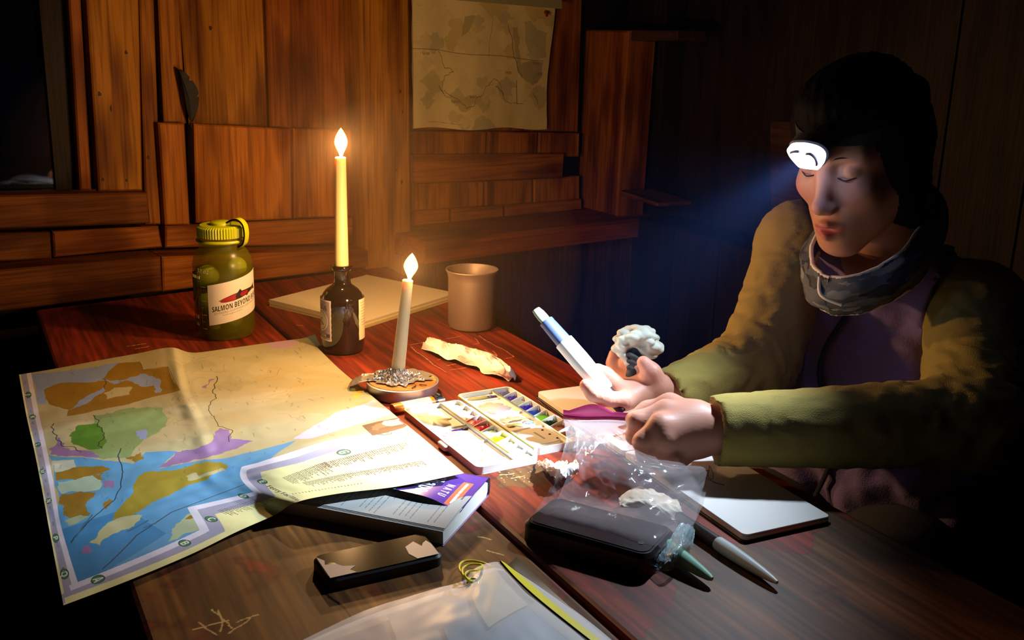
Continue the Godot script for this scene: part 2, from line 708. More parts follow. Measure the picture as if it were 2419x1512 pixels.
	for i in 18:
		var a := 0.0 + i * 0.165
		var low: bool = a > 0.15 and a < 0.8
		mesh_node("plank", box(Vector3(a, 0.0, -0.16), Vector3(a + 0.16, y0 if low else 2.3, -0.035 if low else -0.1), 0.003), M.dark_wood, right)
	plank(right, "post", g, [1372, 70, 1484, 72, 1455, 511, 1364, 490], 0.0, 0.08, M.wood_e, 0.004)
	plank(right, "sill_board", g, [1462, 450, 1552, 480, 1552, 488, 1462, 462], 0.01, 0.1, M.rail_b)
	plank(right, "lintel_board", g, [1488, 70, 1600, 72, 1600, 95, 1488, 97], -0.01, 0.08, M.dark_rail)
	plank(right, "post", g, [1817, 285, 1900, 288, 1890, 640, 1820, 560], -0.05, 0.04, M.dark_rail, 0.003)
	# window
	var win := setting("window_1", f)
	plank(win, "window_frame", f, [163, 0, 191, 0, 217, 450, 190, 449], -0.075, 0.06, M.wood_e, 0.003)
	var a := on_wall(-420, 455, -0.09)
	var c := on_wall(190, 447, -0.09)
	mesh_node("window_frame", box(Vector3(-0.85, c.y - 0.03, -0.13), Vector3(c.x + 0.03, c.y, -0.075), 0.003), M.rail_b, win)
	mesh_node("window_frame", box(Vector3(-0.85, c.y, -0.13), Vector3(-0.80, 1.75, -0.075), 0.003), M.rail_b, win)
	mesh_node("window_frame", box(Vector3(-0.80, 1.70, -0.13), Vector3(c.x + 0.03, 1.75, -0.075), 0.003), M.rail_b, win)
	mesh_node("pane", box(Vector3(-0.80, c.y, -0.112), Vector3(c.x + 0.01, 1.70, -0.108), 0.0005), film(Color(0.1, 0.12, 0.12), 0.01, 0.02), win)
	# the other sides
	var left := setting("wall_left", f)
	mesh_node("backing", box(Vector3(-1.85, 0, -0.15), Vector3(-1.8, 2.3, 3.4), 0.001), M.dark_wood, left)
	var near := setting("wall_front", f)
	mesh_node("backing", box(Vector3(-1.85, 0, 3.35), Vector3(3.2, 2.3, 3.4), 0.001), M.dark_wood, near)
	var fl := setting("floor", f)
	M.floor = fl
	for i in 24:
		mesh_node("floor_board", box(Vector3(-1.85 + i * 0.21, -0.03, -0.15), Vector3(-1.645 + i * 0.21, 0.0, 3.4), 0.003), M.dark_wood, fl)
	var ce := setting("ceiling", f)
	for i in 12:
		mesh_node("ceiling_board", box(Vector3(-1.85, 2.3, -0.15 + i * 0.3), Vector3(3.2, 2.33, 0.145 + i * 0.3), 0.003), M.dark_rail, ce)


func ab(x: float, y: float) -> Vector2:      # place on the table in its own frame, metres
	var p := table_frame.affine_inverse() * tab(x, y)
	return Vector2(p.x, p.z)


func table() -> void:
	var im := table_print()
	var m := printed(im, 0.56)
	m.metallic_specular = 0.35
	var t := thing("table", "red-painted plank table with worn bare patches, strewn with maps and painting gear", "table", table_frame)
	for k in 2:
		var b0 := 0.0 if k == 0 else 0.3585
		var b1 := 0.3515 if k == 0 else 0.711
		var q := [Vector3(0.034 + b0 * 0.157, 0, b0), Vector3(0.034 + b1 * 0.157, 0, b1), Vector3(1.9, 0, b1), Vector3(1.9, 0, b0)]
		var b := Build.new()
		# top face with its own texture coordinates; long edges rounded over
		var n := 40
		var prof := [[0.0, -0.036], [0.0, -0.005], [0.0015, -0.0015], [0.005, 0.0]]
		var ring := func(s: float, e: int) -> Array:
			var o := []
			for pr in prof:
				o.append(Vector2(b0 + pr[0], pr[1]))
			for i in range(prof.size() - 1, -1, -1):
				o.append(Vector2(b1 - prof[i][0], prof[i][1]))
			var out := []
			for p in o:
				var start: float = 0.034 + p.x * 0.157
				out.append(Vector3(lerpf(start, 1.9, s), p.y, p.x))
			return out
		var uv := func(p: Vector3) -> Vector2: return Vector2((p.x + 0.05) / 2.0, (p.z + 0.005) / 0.722)
		for i in n:
			var r0: Array = ring.call(float(i) / n, 0)
			var r1: Array = ring.call(float(i + 1) / n, 0)
			for j in r0.size():
				var jj := (j + 1) % r0.size()
				b.tri(r0[j], r0[jj], r1[jj], uv.call(r0[j]), uv.call(r0[jj]), uv.call(r1[jj]))
				b.tri(r0[j], r1[jj], r1[j], uv.call(r0[j]), uv.call(r1[jj]), uv.call(r1[j]))
		for e in 2:
			var r: Array = ring.call(float(e), 0)
			for j in range(1, r.size() - 1):
				if e == 0:
					b.tri(r[0], r[j + 1], r[j], uv.call(r[0]), uv.call(r[j + 1]), uv.call(r[j]))
				else:
					b.tri(r[0], r[j], r[j + 1], uv.call(r[0]), uv.call(r[j]), uv.call(r[j + 1]))
		mesh_node("plank", b.done(), m, t)
	mesh_node("batten", box(Vector3(0.35, -0.075, 0.03), Vector3(0.42, -0.037, 0.68), 0.003), M.red_edge, t)
	mesh_node("batten", box(Vector3(1.5, -0.075, 0.03), Vector3(1.57, -0.037, 0.68), 0.003), M.red_edge, t)
	for a in [0.35, 1.5]:
		for z in [0.05, 0.59]:
			mesh_node("leg", box(Vector3(a, -0.75, z), Vector3(a + 0.07, -0.076, z + 0.07), 0.004), M.red_edge, t)


func table_print() -> Image:
	var w := 1900
	var h := 700
	var px := func(x: float, y: float) -> Vector2:
		var p := ab(x, y)
		return Vector2((p.x + 0.05) / 2.0 * w, (p.y + 0.005) / 0.722 * h)
	var area := func(l: Array) -> Array:
		var o := []
		for i in range(0, l.size(), 2):
			o.append(px.call(l[i], l[i + 1]) / 10.0)
		return o
	# where the paint has worn off: 0 painted .. 1 bare
	var bare := Image.create(w / 10, h / 10, false, Image.FORMAT_RGB8)
	bare.fill(Color(0.12, 0.12, 0.12))
	fill(bare, area.call([240, 1290, 640, 1195, 900, 1250, 1110, 1180, 1250, 1300, 1480, 1530, 330, 1560]), Color(0.66, 0.66, 0.66))
	fill(bare, area.call([1070, 1275, 1180, 1255, 1300, 1390, 1420, 1530, 1250, 1530]), Color(0.95, 0.95, 0.95))
	fill(bare, area.call([1120, 1180, 1150, 1140, 1290, 1150, 1330, 1260, 1300, 1300, 1235, 1285]), Color(0.1, 0.1, 0.1))
	fill(bare, area.call([1170, 1120, 1300, 1090, 1330, 1140, 1180, 1155]), Color(0.8, 0.8, 0.8))
	fill(bare, area.call([1570, 1250, 1760, 1290, 2000, 1330, 2100, 1530, 1500, 1530, 1600, 1420]), Color(1, 1, 1))
	fill(bare, area.call([1930, 1190, 2500, 1460, 2500, 1530, 1900, 1530]), Color(0.85, 0.85, 0.85))
	bare.resize(w, h, Image.INTERPOLATE_CUBIC)
	var n1 := FastNoiseLite.new()
	n1.frequency = 0.009
	n1.fractal_octaves = 5
	n1.seed = 21
	var wear := n1.get_image(w, h)
	n1.frequency = 0.015
	n1.seed = 4
	n1.fractal_octaves = 4
	var tone := n1.get_image(w / 10, h)
	tone.resize(w, h, Image.INTERPOLATE_CUBIC)
	n1.frequency = 0.09
	n1.fractal_octaves = 3
	var fine := n1.get_image(w / 16, h)
	fine.resize(w, h, Image.INTERPOLATE_CUBIC)
	fine.convert(Image.FORMAT_L8)
	var df := fine.get_data()
	bare.convert(Image.FORMAT_L8)
	wear.convert(Image.FORMAT_L8)
	tone.convert(Image.FORMAT_L8)
	var db := bare.get_data()
	var dw := wear.get_data()
	var dt := tone.get_data()
	var data := PackedByteArray()
	data.resize(w * h * 3)
	var ramp := []
	for i in 256:   # paint to bare wood
		var k := smoothstep(96.0, 150.0, float(i))
		ramp.append(Color(0.47, 0.165, 0.075).lerp(Color(0.40, 0.25, 0.11), k).lerp(Color(0.24, 0.11, 0.05), 0.5 * (1.0 - absf(2.0 * k - 1.0))))
	for i in w * h:
		var c: Color = ramp[clampi(db[i] + (dw[i] - 128) * 3 / 4, 0, 255)]
		var g := (0.60 + 0.40 * dt[i] / 150.0) * (0.62 + 0.38 * df[i] / 140.0)
		data[i * 3] = mini(255, int(c.r * g * 255))
		data[i * 3 + 1] = mini(255, int(c.g * g * 255))
		data[i * 3 + 2] = mini(255, int(c.b * g * 255))
	var im := Image.create_from_data(w, h, false, Image.FORMAT_RGB8, data)
	# scratches and carvings in the paint
	var at := func(x: float, y: float) -> Vector2: return px.call(840 + x / 3.98, 580 + y / 3.98)
	var chalk := Color(0.80, 0.50, 0.38)
	for l in [[510, 935, 640, 912], [520, 950, 650, 1050, 850, 1192], [840, 880, 1000, 850], [1120, 870, 1160, 920, 1110, 930], [1160, 845, 1330, 950, 1490, 1045, 1400, 1065], [1210, 975, 1330, 1040, 1290, 990], [890, 1170, 1050, 1145], [860, 1130, 990, 1100], [770, 1075, 830, 1060]]:
		var p := []
		for i in range(0, l.size(), 2):
			p.append(at.call(l[i], l[i + 1]))
		stroke(im, ragged(p, 0.04, 2, false), 1.3, chalk)
	var straw := Color(0.80, 0.66, 0.38)
	for l in [[455, 1488, 500, 1475, 540, 1466], [500, 1440, 525, 1462, 548, 1484], [515, 1440, 520, 1492], [540, 1497, 592, 1460], [470, 1470, 512, 1500], [560, 1470, 610, 1452], [700, 768, 716, 770], [300, 818, 345, 812], [320, 824, 352, 818], [1180, 1122, 1215, 1118], [1208, 1130, 1240, 1124], [1130, 1268, 1160, 1275], [1150, 1300, 1190, 1312]]:
		var p := []
		for i in range(0, l.size(), 2):
			p.append(px.call(l[i], l[i + 1]))
		stroke(im, ragged(p, 0.08, 2, false), 1.6, straw)
	for k in 22:
		var p: Vector2 = px.call(rng.randf_range(1180, 1260), rng.randf_range(1108, 1142))
		fill(im, [p, p + Vector2(rng.randf_range(1, 2.5), 0), p + Vector2(1, 1.4)], Color(0.8, 0.74, 0.62))
	stroke(im, ragged([px.call(768, 1402), px.call(808, 1432), px.call(836, 1470)], 0.06, 3, false), 2.2, Color(0.06, 0.03, 0.02))
	return im


# ---------------------------------------------------------------- by the wall and at the back of the table
func from_front(x: float, y: float, r: float) -> Vector3:   # centre of a round base whose nearest point shows there
	var p := tab(x, y)
	var d := p - EYE
	d.y = 0
	return p + d.normalized() * r


func things_at_the_back() -> void:
	wall_map()
	feather()
	water_bottle()
	notepad()
	mug()


func wall_map() -> void:
	var im := Image.create(900, 700, false, Image.FORMAT_RGB8)
	im.fill(Color(0.86, 0.79, 0.58))
	var at := func(x: float, y: float) -> Vector2: return Vector2((x - 410) / 830.0 * 900, (y + 240) / 990.0 * 700)   # enlarged photograph, sheet corners
	var poly := func(l: Array, c: Color, rag := 0.12) -> void:
		var p := []
		for i in range(0, l.size(), 2):
			p.append(at.call(l[i], l[i + 1]))
		fill(im, ragged(p, rag, 3), c)
	var line := func(l: Array, c: Color, wd := 2.0, rag := 0.12) -> void:
		var p := []
		for i in range(0, l.size(), 2):
			p.append(at.call(l[i], l[i + 1]))
		stroke(im, ragged(p, rag, 3, false), wd, c)
	for k in 40:
		var c: Color = [Color(0.82, 0.75, 0.55), Color(0.77, 0.71, 0.5), Color(0.80, 0.72, 0.48), Color(0.74, 0.70, 0.54)][k % 4]
		var p := Vector2(rng.randf_range(0, 900), rng.randf_range(0, 700))
		var r := rng.randf_range(30, 90)
		fill(im, ragged([p + Vector2(r, 0), p + Vector2(0, r * 0.7), p - Vector2(r, 0), p - Vector2(0, r * 0.6)], 0.25, 3), c)
	poly.call([1050, 90, 1090, 80, 1200, 150, 1215, 300, 1150, 320, 1090, 260], Color(0.72, 0.68, 0.53))
	poly.call([985, 130, 1010, 120, 1030, 250, 1060, 400, 1040, 400, 1010, 260], Color(0.70, 0.65, 0.47))
	poly.call([1060, 340, 1200, 330, 1200, 420, 1140, 470, 1060, 430], Color(0.68, 0.62, 0.48))
	poly.call([640, 545, 770, 540, 740, 620, 690, 640], Color(0.74, 0.67, 0.46))
	poly.call([700, 70, 760, 60, 740, 120, 690, 190], Color(0.70, 0.64, 0.44))
	var ink := Color(0.36, 0.31, 0.2)
	line.call([410, 268, 690, 288, 1000, 310, 1200, 322], ink, 2.0, 0.01)
	line.call([860, 80, 850, 190, 845, 310], ink, 1.5, 0.02)
	line.call([950, 110, 990, 220, 1040, 380, 1070, 420], ink, 3.0, 0.1)
	line.call([560, 285, 600, 380, 650, 400, 600, 440, 590, 500, 620, 560], ink, 2.0, 0.2)
	line.call([600, 520, 660, 560, 720, 620, 770, 560, 830, 500, 890, 440, 940, 520, 960, 590, 1000, 600], ink, 2.0, 0.2)
	line.call([1035, 450, 1038, 600], ink, 4.0, 0.02)
	line.call([1010, 592, 1075, 592], ink, 2.0, 0.02)
	line.call([570, 490, 600, 540], ink, 3.0, 0.1)
	line.call([900, 490, 950, 545], ink, 3.0, 0.1)
	line.call([1145, 520, 1180, 590], ink, 3.0, 0.2)
	line.call([500, 715, 690, 720], Color(0.5, 0.44, 0.3), 1.5, 0.0)
	for w in [[470, 300], [1130, 335], [1165, 400], [640, 580], [740, 545], [960, 405]]:   # names too faint to read
		var c: Vector2 = at.call(w[0], w[1])
		for i in 5:
			stroke(im, [c + Vector2(i * 9.0, -5.0), c + Vector2(i * 9.0 + 4.0, 5.0)], 3.0, ink)
	for k in 160:
		var p := Vector2(rng.randf_range(10, 890), rng.randf_range(10, 690))
		stroke(im, ragged([p, p + Vector2(rng.randf_range(-25, 25), rng.randf_range(-18, 18))], 0.3, 2, false), 1.0, Color(0.62, 0.55, 0.38))
	var t := thing("wall_map", "creased pale paper map pinned to the boards right of the post", "map", wall_frame)
	var tl := on_wall(969, -95, -0.045)
	var c := [tl, on_wall(1314, -75, -0.05), on_wall(1291, 304, -0.052), on_wall(974, 304, -0.05)]
	var fn := func(u: float, v: float) -> Vector3:
		var p: Vector3 = c[0].lerp(c[1], u).lerp(c[3].lerp(c[2], u), v)
		var fold := 0.0
		fold += 0.006 * maxf(0, 1.0 - absf(u - 0.47 + 0.06 * v) * 6.0)
		fold -= 0.004 * maxf(0, 1.0 - absf(u - 0.2) * 8.0)
		p.z += fold + 0.003 * sin(u * 9 + v * 3) + 0.004 * noise.get_noise_2d(u * 3, v * 3)
		p.y += 0.003 * sin(u * 12.0) * v
		p.x += 0.004 * sin(v * 7.0) * u
		return p
	mesh_node("sheet", sheet(48, 32, fn, 0.0006, Vector3(0, 0, 1), M.paper), printed(im, 0.75), t)
	var pin := lathe([Vector2(0.0001, 0.012), Vector2(0.004, 0.011), Vector2(0.0045, 0.009), Vector2(0.0025, 0.006), Vector2(0.003, 0.001), Vector2(0.005, 0.0), Vector2(0.0001, 0.0)].map(func(p): return Vector2(p.x, p.y)), 14)
	var pn := mesh_node("pushpin", tube([Vector3.ZERO, Vector3(0, 0, 0.004), Vector3(-0.004, -0.008, 0.012)], [0.004, 0.0025, 0.0035], 10), paint(Color(0.6, 0.08, 0.06), 0.4), t)
	pn.position = on_wall(1288, 29, -0.047)
	# the sheet above it
	var t2 := thing("paper_sheet", "grey-green paper sheet hung above the wall map, lower edge sagging", "paper", wall_frame)
	var d := [on_wall(970, -150, -0.04), on_wall(1330, -150, -0.04), on_wall(1322, 21, -0.036), on_wall(1040, -2, -0.038)]
	var fn2 := func(u: float, v: float) -> Vector3:
		var p: Vector3 = d[0].lerp(d[1], u).lerp(d[3].lerp(d[2], u), v)
		p.z += 0.003 * sin(u * 5) + 0.012 * v * v
		return p
	mesh_node("sheet", sheet(24, 10, fn2, 0.0008, Vector3(0, 0, 1)), paint(Color(0.62, 0.60, 0.46), 0.8), t2)


func feather() -> void:
	var t := thing("feather", "dark feather tucked upright behind the boards near the window", "feather", wall_frame)
	var a := on_wall(452, 300, -0.05)
	var b := on_wall(424, 165, -0.045)
	var path := curve([a, a.lerp(b, 0.5) + Vector3(0.006, 0, 0.004), b], 8)
	mesh_node("quill", tube(path, 0.0009, 6), paint(Color(0.1, 0.07, 0.05), 0.5), t)
	for s in [-1.0, 1.0]:
		var fn := func(u: float, v: float) -> Vector3:
			var p: Vector3 = along(path, 0.12 + v * 0.88)
			var wd := 0.017 * sin(PI * pow(clampf(v * 0.96 + 0.02, 0, 1), 0.7)) * (0.6 if s < 0 else 1.0)
			if s > 0 and fmod(v * 9.0, 3.0) < 0.35:
				wd *= 0.72
			return p + Vector3(s * wd * u, wd * u * 0.9, 0.003 * u)
		mesh_node("vane", sheet(4, 40, fn, 0.0004, Vector3(0, 0, 1)), paint(Color(0.035, 0.028, 0.025), 0.7), t)


func water_bottle() -> void:
	var r := 0.0475
	var p := from_front(535, 808, r)
	var f := frame_at(p, p + Vector3(1, 0, 0.25))
	var t := thing("water_bottle", "yellow-capped translucent green drinking bottle with a red salmon sticker", "bottle", f)
	var hs := rise(p, 590.0)      # shoulder
	var hc := rise(p, 568.0)      # underside of the cap ring
	var ht := rise(p, 530.0)      # top of the cap
	var shell := film(Color(0.40, 0.40, 0.03), 0.38, 0.28)
	var prof := [Vector2(0.0001, 0.003), Vector2(r * 0.7, 0.003), Vector2(r - 0.009, 0.0), Vector2(r - 0.003, 0.003), Vector2(r, 0.011), Vector2(r, hs - 0.022), Vector2(r - 0.002, hs - 0.011), Vector2(r - 0.008, hs), Vector2(r - 0.012, hs + 0.004), Vector2(r - 0.012, hc + 0.01)]
	mesh_node("body", lathe(prof, 64), shell, t)
	# the water, a little below the shoulder
	var w := 0.003
	mesh_node("water", lathe([Vector2(0.0001, 0.006), Vector2(r - 0.012, 0.006), Vector2(r - w, 0.013), Vector2(r - w, hs - 0.03), Vector2(0.0001, hs - 0.03)], 48), film(Color(0.34, 0.34, 0.02), 0.3, 0.3), t)
	# lime pieces in it
	var k := 0
	for q in [[-0.024, 0.118, 0.012, 0.021], [-0.022, 0.064, 0.015, 0.019], [0.018, 0.135, -0.012, 0.017], [-0.006, 0.088, -0.02, 0.018], [0.012, 0.04, 0.0, 0.02], [-0.018, 0.028, 0.004, 0.017]]:
		var s := SphereMesh.new()
		s.radius = q[3]
		s.height = q[3] * 1.8
		s.radial_segments = 20
		s.rings = 10
		var v := []
		var o := mesh_node("lime", s, paint(Color(0.62, 0.66, 0.10), 0.5), t, Transform3D(Basis.from_euler(Vector3(k, k * 2, 0)), Vector3(q[0], q[1] * hs / 0.17, q[2])))
		k += 1
	# cap: ribbed skirt, flat top with a boss, retaining ring and strap
	var cap := paint(Color(0.66, 0.70, 0.05), 0.42)
	var b := Build.new()
	var rc := 0.0370
	var n := 108
	var rad := func(i: int) -> float: return rc + (0.0009 if i % 2 == 0 else -0.0006)
	for i in n:
		var a0 := TAU * i / n
		var a1 := TAU * (i + 1) / n
		var c0 := Vector3(cos(a0), 0, -sin(a0))
		var c1 := Vector3(cos(a1), 0, -sin(a1))
		var y0 := hc + 0.008
		var y1 := ht - 0.003
		var r0: float = rad.call(i)
		var r1: float = rad.call(i + 1)
		var up := Vector3.UP
		b.quad(c0 * r0 + up * y0, c1 * r1 + up * y0, c1 * r1 + up * y1, c0 * r0 + up * y1)
		b.quad(c0 * r0 + up * y1, c1 * r1 + up * y1, c1 * (rc - 0.004) + up * ht, c0 * (rc - 0.004) + up * ht)
		b.tri(c0 * (rc - 0.004) + up * ht, c1 * (rc - 0.004) + up * ht, up * ht)
		b.tri(c0 * r0 + up * y0, up * y0, c1 * r1 + up * y0)
	mesh_node("cap", b.done(), cap, t)
	mesh_node("cap_boss", lathe([Vector2(0.0165, ht - 0.001), Vector2(0.0165, ht + 0.0035), Vector2(0.014, ht + 0.0055), Vector2(0.0001, ht + 0.006)], 32), cap, t)
	mesh_node("strap_ring", lathe([Vector2(r - 0.0115, hc), Vector2(r - 0.0085, hc), Vector2(r - 0.0075, hc + 0.002), Vector2(r - 0.0085, hc + 0.004), Vector2(r - 0.0115, hc + 0.0045)], 48), cap, t)
	var strap := []
	for q in [[0.012, 0.005, 0.0], [0.024, 0.011, 0.002], [0.036, 0.0125, 0.004], [0.0465, 0.004, 0.005], [0.0495, -0.012, 0.006], [0.046, -0.027, 0.006], [0.037, -0.034, 0.005]]:
		strap.append(Vector3(q[0], ht + q[1], q[2]))
	var sp := curve(strap, 6)
	var fn := func(u: float, v: float) -> Vector3: return along(sp, v) + Vector3(0.0, 0.0, (u - 0.5) * 0.013)
	mesh_node("strap", sheet(3, 40, fn, 0.003, Vector3(0, 1, 0)), cap, t)
	# sticker
	var im := Image.create(1000, 560, false, Image.FORMAT_RGB8)
	im.fill(Color(0.90, 0.87, 0.82))
	var sc := func(l: Array) -> Array:
		var o := []
		for i in range(0, l.size(), 2):
			o.append(Vector2(l[i] * 1.30 + 20 if l[i + 1] < 320 else l[i], l[i + 1]))
		return o
	fill(im, sc.call([96, 242, 150, 218, 230, 196, 300, 188, 330, 150, 352, 186, 400, 190, 452, 196, 500, 204, 540, 190, 570, 168, 560, 222, 590, 276, 540, 250, 500, 246, 440, 262, 420, 286, 400, 268, 330, 278, 240, 282, 160, 276, 110, 262, 128, 254]), Color(0.16, 0.08, 0.07))
	fill(im, sc.call([104, 242, 160, 222, 240, 204, 290, 200, 275, 232, 285, 268, 230, 274, 160, 268, 120, 260, 140, 252]), Color(0.66, 0.07, 0.10))
	fill(im, sc.call([345, 205, 420, 204, 440, 230, 420, 256, 350, 264, 330, 236]), Color(0.62, 0.09, 0.09))
	fill(im, sc.call([500, 216, 530, 220, 530, 238, 500, 236]), Color(0.55, 0.08, 0.08))
	write(im, "SALMON BEYOND BORDERS", Vector2(505, 345), 70, -0.0, Color(0.06, 0.05, 0.05), "Droid Sans", true, 0.70)
	write(im, "DEFENDING OUR RIVERS, JOBS AND WAY OF LIFE", Vector2(495, 408), 30, 0.0, Color(0.45, 0.4, 0.38), "Droid Sans", false, 0.9)
	write(im, "SALMON BEYOND BORDERS", Vector2(330, 446), 16, 0.0, Color(0.4, 0.36, 0.34), "Droid Sans", false, 1.0)
	stroke(im, sc.call([322, 440, 322, 462]), 4, Color(0.15, 0.12, 0.1))
	var y0 := rise(p + Vector3(0, 0, r), 757.0)
	var y1 := rise(p + Vector3(0, 0, r), 662.0)
	var lab := func(u: float, v: float) -> Vector3:
		var a := lerpf(-1.59, 0.85, u)
		return Vector3(cos(a) * (r + 0.0006), lerpf(y1, y0, v) + (u - 0.4) * 0.024, -sin(a) * (r + 0.0006))
	mesh_node("sticker", sheet(48, 4, lab, 0.0003, Vector3(0, 0, 1)), printed(im, 0.5), t)
	var side := Image.create(128, 320, false, Image.FORMAT_RGB8)
	side.fill(Color(0.1, 0.1, 0.1))
	for y in 320:
		var wd := 56.0 * sqrt(maxf(0.0, 1.0 - pow((y - 160) / 156.0, 2)))
		side.fill_rect(Rect2i(int(64 - wd), y, int(wd * 2), 1), Color(0.86, 0.87, 0.9))
	var oval := func(u: float, v: float) -> Vector3:
		var e := (u - 0.5) * sqrt(maxf(0.02, 1.0 - pow(2 * v - 1, 2)))
		var a := -2.78 + e * 0.6
		return Vector3(cos(a) * (r + 0.0006), lerpf(y1 + 0.004, y0 + 0.02, v), -sin(a) * (r + 0.0006))
	mesh_node("oval_sticker", sheet(12, 16, oval, 0.0003, Vector3(-1, 0, 0)), printed(side, 0.5), t)
	# printed measuring scale
	var g := Build.new()
	var pale := Color(0.8, 0.76, 0.6)
	for a in [-2.01, -1.87]:
		bar(g, r, a, 0.02, a + 0.012, hs - 0.03 if a < -1.95 else 0.10)
	for i in 9:
		var y := 0.02 + i * 0.0115
		bar(g, r, -1.87, y, -1.68 if i % 2 == 0 else -1.75, y + 0.0011)
	for y in [hs - 0.045, hs - 0.034]:
		bar(g, r, -2.01, y, -1.85, y + 0.0011)
	mesh_node("measuring_scale", g.done(), paint(pale, 0.6), t)
	for q in [["32 oz", -1.77, hs - 0.027, 0.007], ["1000 ml", -2.15, hs - 0.038, 0.005], ["24", -2.15, 0.038, 0.006], ["16", -2.15, 0.026, 0.006]]:
		var put := func(x: float, y: float, o: float) -> Vector3:
			var a: float = q[1] + x / r
			return Vector3(cos(a) * (r + 0.0007 + o), q[2] + y, -sin(a) * (r + 0.0007 + o))
		mesh_node("scale_lettering", letters(q[0], q[3], put), paint(pale, 0.6), t)


func bar(b: Build, r: float, a0: float, y0: float, a1: float, y1: float) -> void:
	var n := maxi(1, int((a1 - a0) / 0.06))
	for i in n:
		var c0 := lerpf(a0, a1, float(i) / n)
		var c1 := lerpf(a0, a1, float(i + 1) / n)
		var p := func(a: float, y: float) -> Vector3: return Vector3(cos(a) * (r + 0.0007), y, -sin(a) * (r + 0.0007))
		b.quad(p.call(c0, y0), p.call(c1, y0), p.call(c1, y1), p.call(c0, y1))


func notepad() -> void:
	var a := tab(636, 724)
	var f := frame_at(a, tab(856, 770))
	# the sheets fill the outline near, far
	var w: float = (tab(856, 778) - a).length()
	var l: float = (tab(1020, 694) - tab(856, 778)).length()
	var g := frame_at(tab(636, 724), tab(856, 778))
	var far := (tab(866, 664) - a)
	var skew := far.dot(g.basis.x)
	var t := thing("sketch_pad", "thick pad of cream paper lying by the wall behind the brown bottle", "sketch pad", g)
	var depth := -far.dot(g.basis.z)
	for k in 5:
		var y0 := 0.0004 + k * 0.0027
		var y1 := y0 + 0.0024
		var e := rng.randf_range(-0.0015, 0.0015)
		var out := []
		var n := 30
		out.append(Vector2(e, 0))
		out.append(Vector2(w + e, 0))
		out.append(Vector2(w + skew, -depth))
		out.append(Vector2(skew, -depth))
		var teeth := []
		for p in out:
			teeth.append(p)
		for i in range(1, n):   # torn perforation along the left edge
			var q := Vector2(skew, -depth).lerp(Vector2(e, 0), float(i) / n)
			teeth.append(q + Vector2(0.0016 if i % 2 else 0.0, 0))
		mesh_node("paper_block", plate(teeth, y0, y1, 0.0003), paint([Color(0.86, 0.80, 0.60), Color(0.80, 0.74, 0.38), Color(0.90, 0.85, 0.72), Color(0.87, 0.80, 0.64), Color(0.92, 0.86, 0.72)][k], 0.8), t)


func mug() -> void:
	var r := 0.0405
	var p := from_front(1113, 788, r)
	var h := rise(p, 637.0)
	var prof := [Vector2(0.0001, 0.002), Vector2(r - 0.012, 0.002), Vector2(r - 0.008, 0.0), Vector2(r - 0.002, 0.003), Vector2(r, 0.010), Vector2(r + 0.0005, h - 0.016), Vector2(r + 0.0015, h - 0.008), Vector2(r + 0.0045, h - 0.0015), Vector2(r + 0.0052, h), Vector2(r + 0.0045, h + 0.0015), Vector2(r + 0.0028, h + 0.001), Vector2(r + 0.0005, h - 0.006), Vector2(r - 0.001, h - 0.016), Vector2(r - 0.001, 0.012), Vector2(r - 0.006, 0.005), Vector2(0.0001, 0.004)]
	var m := paint(Color(0.62, 0.54, 0.48), 0.5, 0.6)
	var t := thing("mug", "grey metal camping mug with rolled rim near the table corner", "mug", Transform3D(Basis(), p))
	mesh_node("cup", lathe(prof, 64), m, t)
	# wire handles folded against the far side
	for s in [-1.0, 1.0]:
		var w := []
		for q in [[0.2, 0.75], [0.9, 0.74], [1.0, 0.5], [0.9, 0.28], [0.2, 0.27]]:
			var a: float = 1.15 + s * q[0] * 0.45
			w.append(Vector3(cos(a) * (r + 0.003), q[1] * h, -sin(a) * (r + 0.003)))
		mesh_node("handle", tube(curve(w, 5), 0.0014, 8), m, t)
	mesh_node("drink", lathe([Vector2(0.0001, 0.048), Vector2(r - 0.0011, 0.048)].duplicate(), 40), paint(Color(0.12, 0.06, 0.03), 0.15), t)


# ---------------------------------------------------------------- candles
func flame(parent: Node, at: Vector3, h: float, r: float, energy: float) -> void:
	var prof := []
	for q in curve([Vector3(0.24, 0, 0), Vector3(0.40, 0.12, 0), Vector3(0.72, 0.27, 0), Vector3(0.96, 0.42, 0), Vector3(0.98, 0.55, 0), Vector3(0.80, 0.70, 0), Vector3(0.50, 0.84, 0), Vector3(0.22, 0.94, 0), Vector3(0.01, 1.0, 0)], 3):
		prof.append(Vector2(maxf(0.0001, q.x * r), q.y * h))
	var m := paint(Color(1, 0.9, 0.6), 1.0)
	m.emission_enabled = true
	m.emission = Color(1.0, 0.86, 0.42)
	m.emission_energy_multiplier = 6.0
	mesh_node("flame", lathe(prof, 20), m, parent, Transform3D(Basis(), at))
	var l := OmniLight3D.new()
	l.name = "flame_light"
	l.light_color = Color(1.0, 0.765, 0.50)
	l.light_energy = energy
	l.light_size = 0.008
	l.omni_range = 12.0
	l.omni_attenuation = 2.0
	l.shadow_enabled = true
	l.position = at + Vector3(0, h * 0.42, 0)
	parent.add_child(l, true)


func candle_mesh(h: float, r0: float, r1: float) -> ArrayMesh:
	return lathe([Vector2(0.0001, 0), Vector2(r0, 0), Vector2(r0, 0.004), Vector2(lerpf(r0, r1, 0.5), h * 0.5), Vector2(r1 + 0.0002, h - 0.012), Vector2(r1, h - 0.004), Vector2(r1, h - 0.0012), Vector2(r1 - 0.0012, h), Vector2(r1 - 0.004, h - 0.003), Vector2(0.0001, h - 0.0035)], 32)


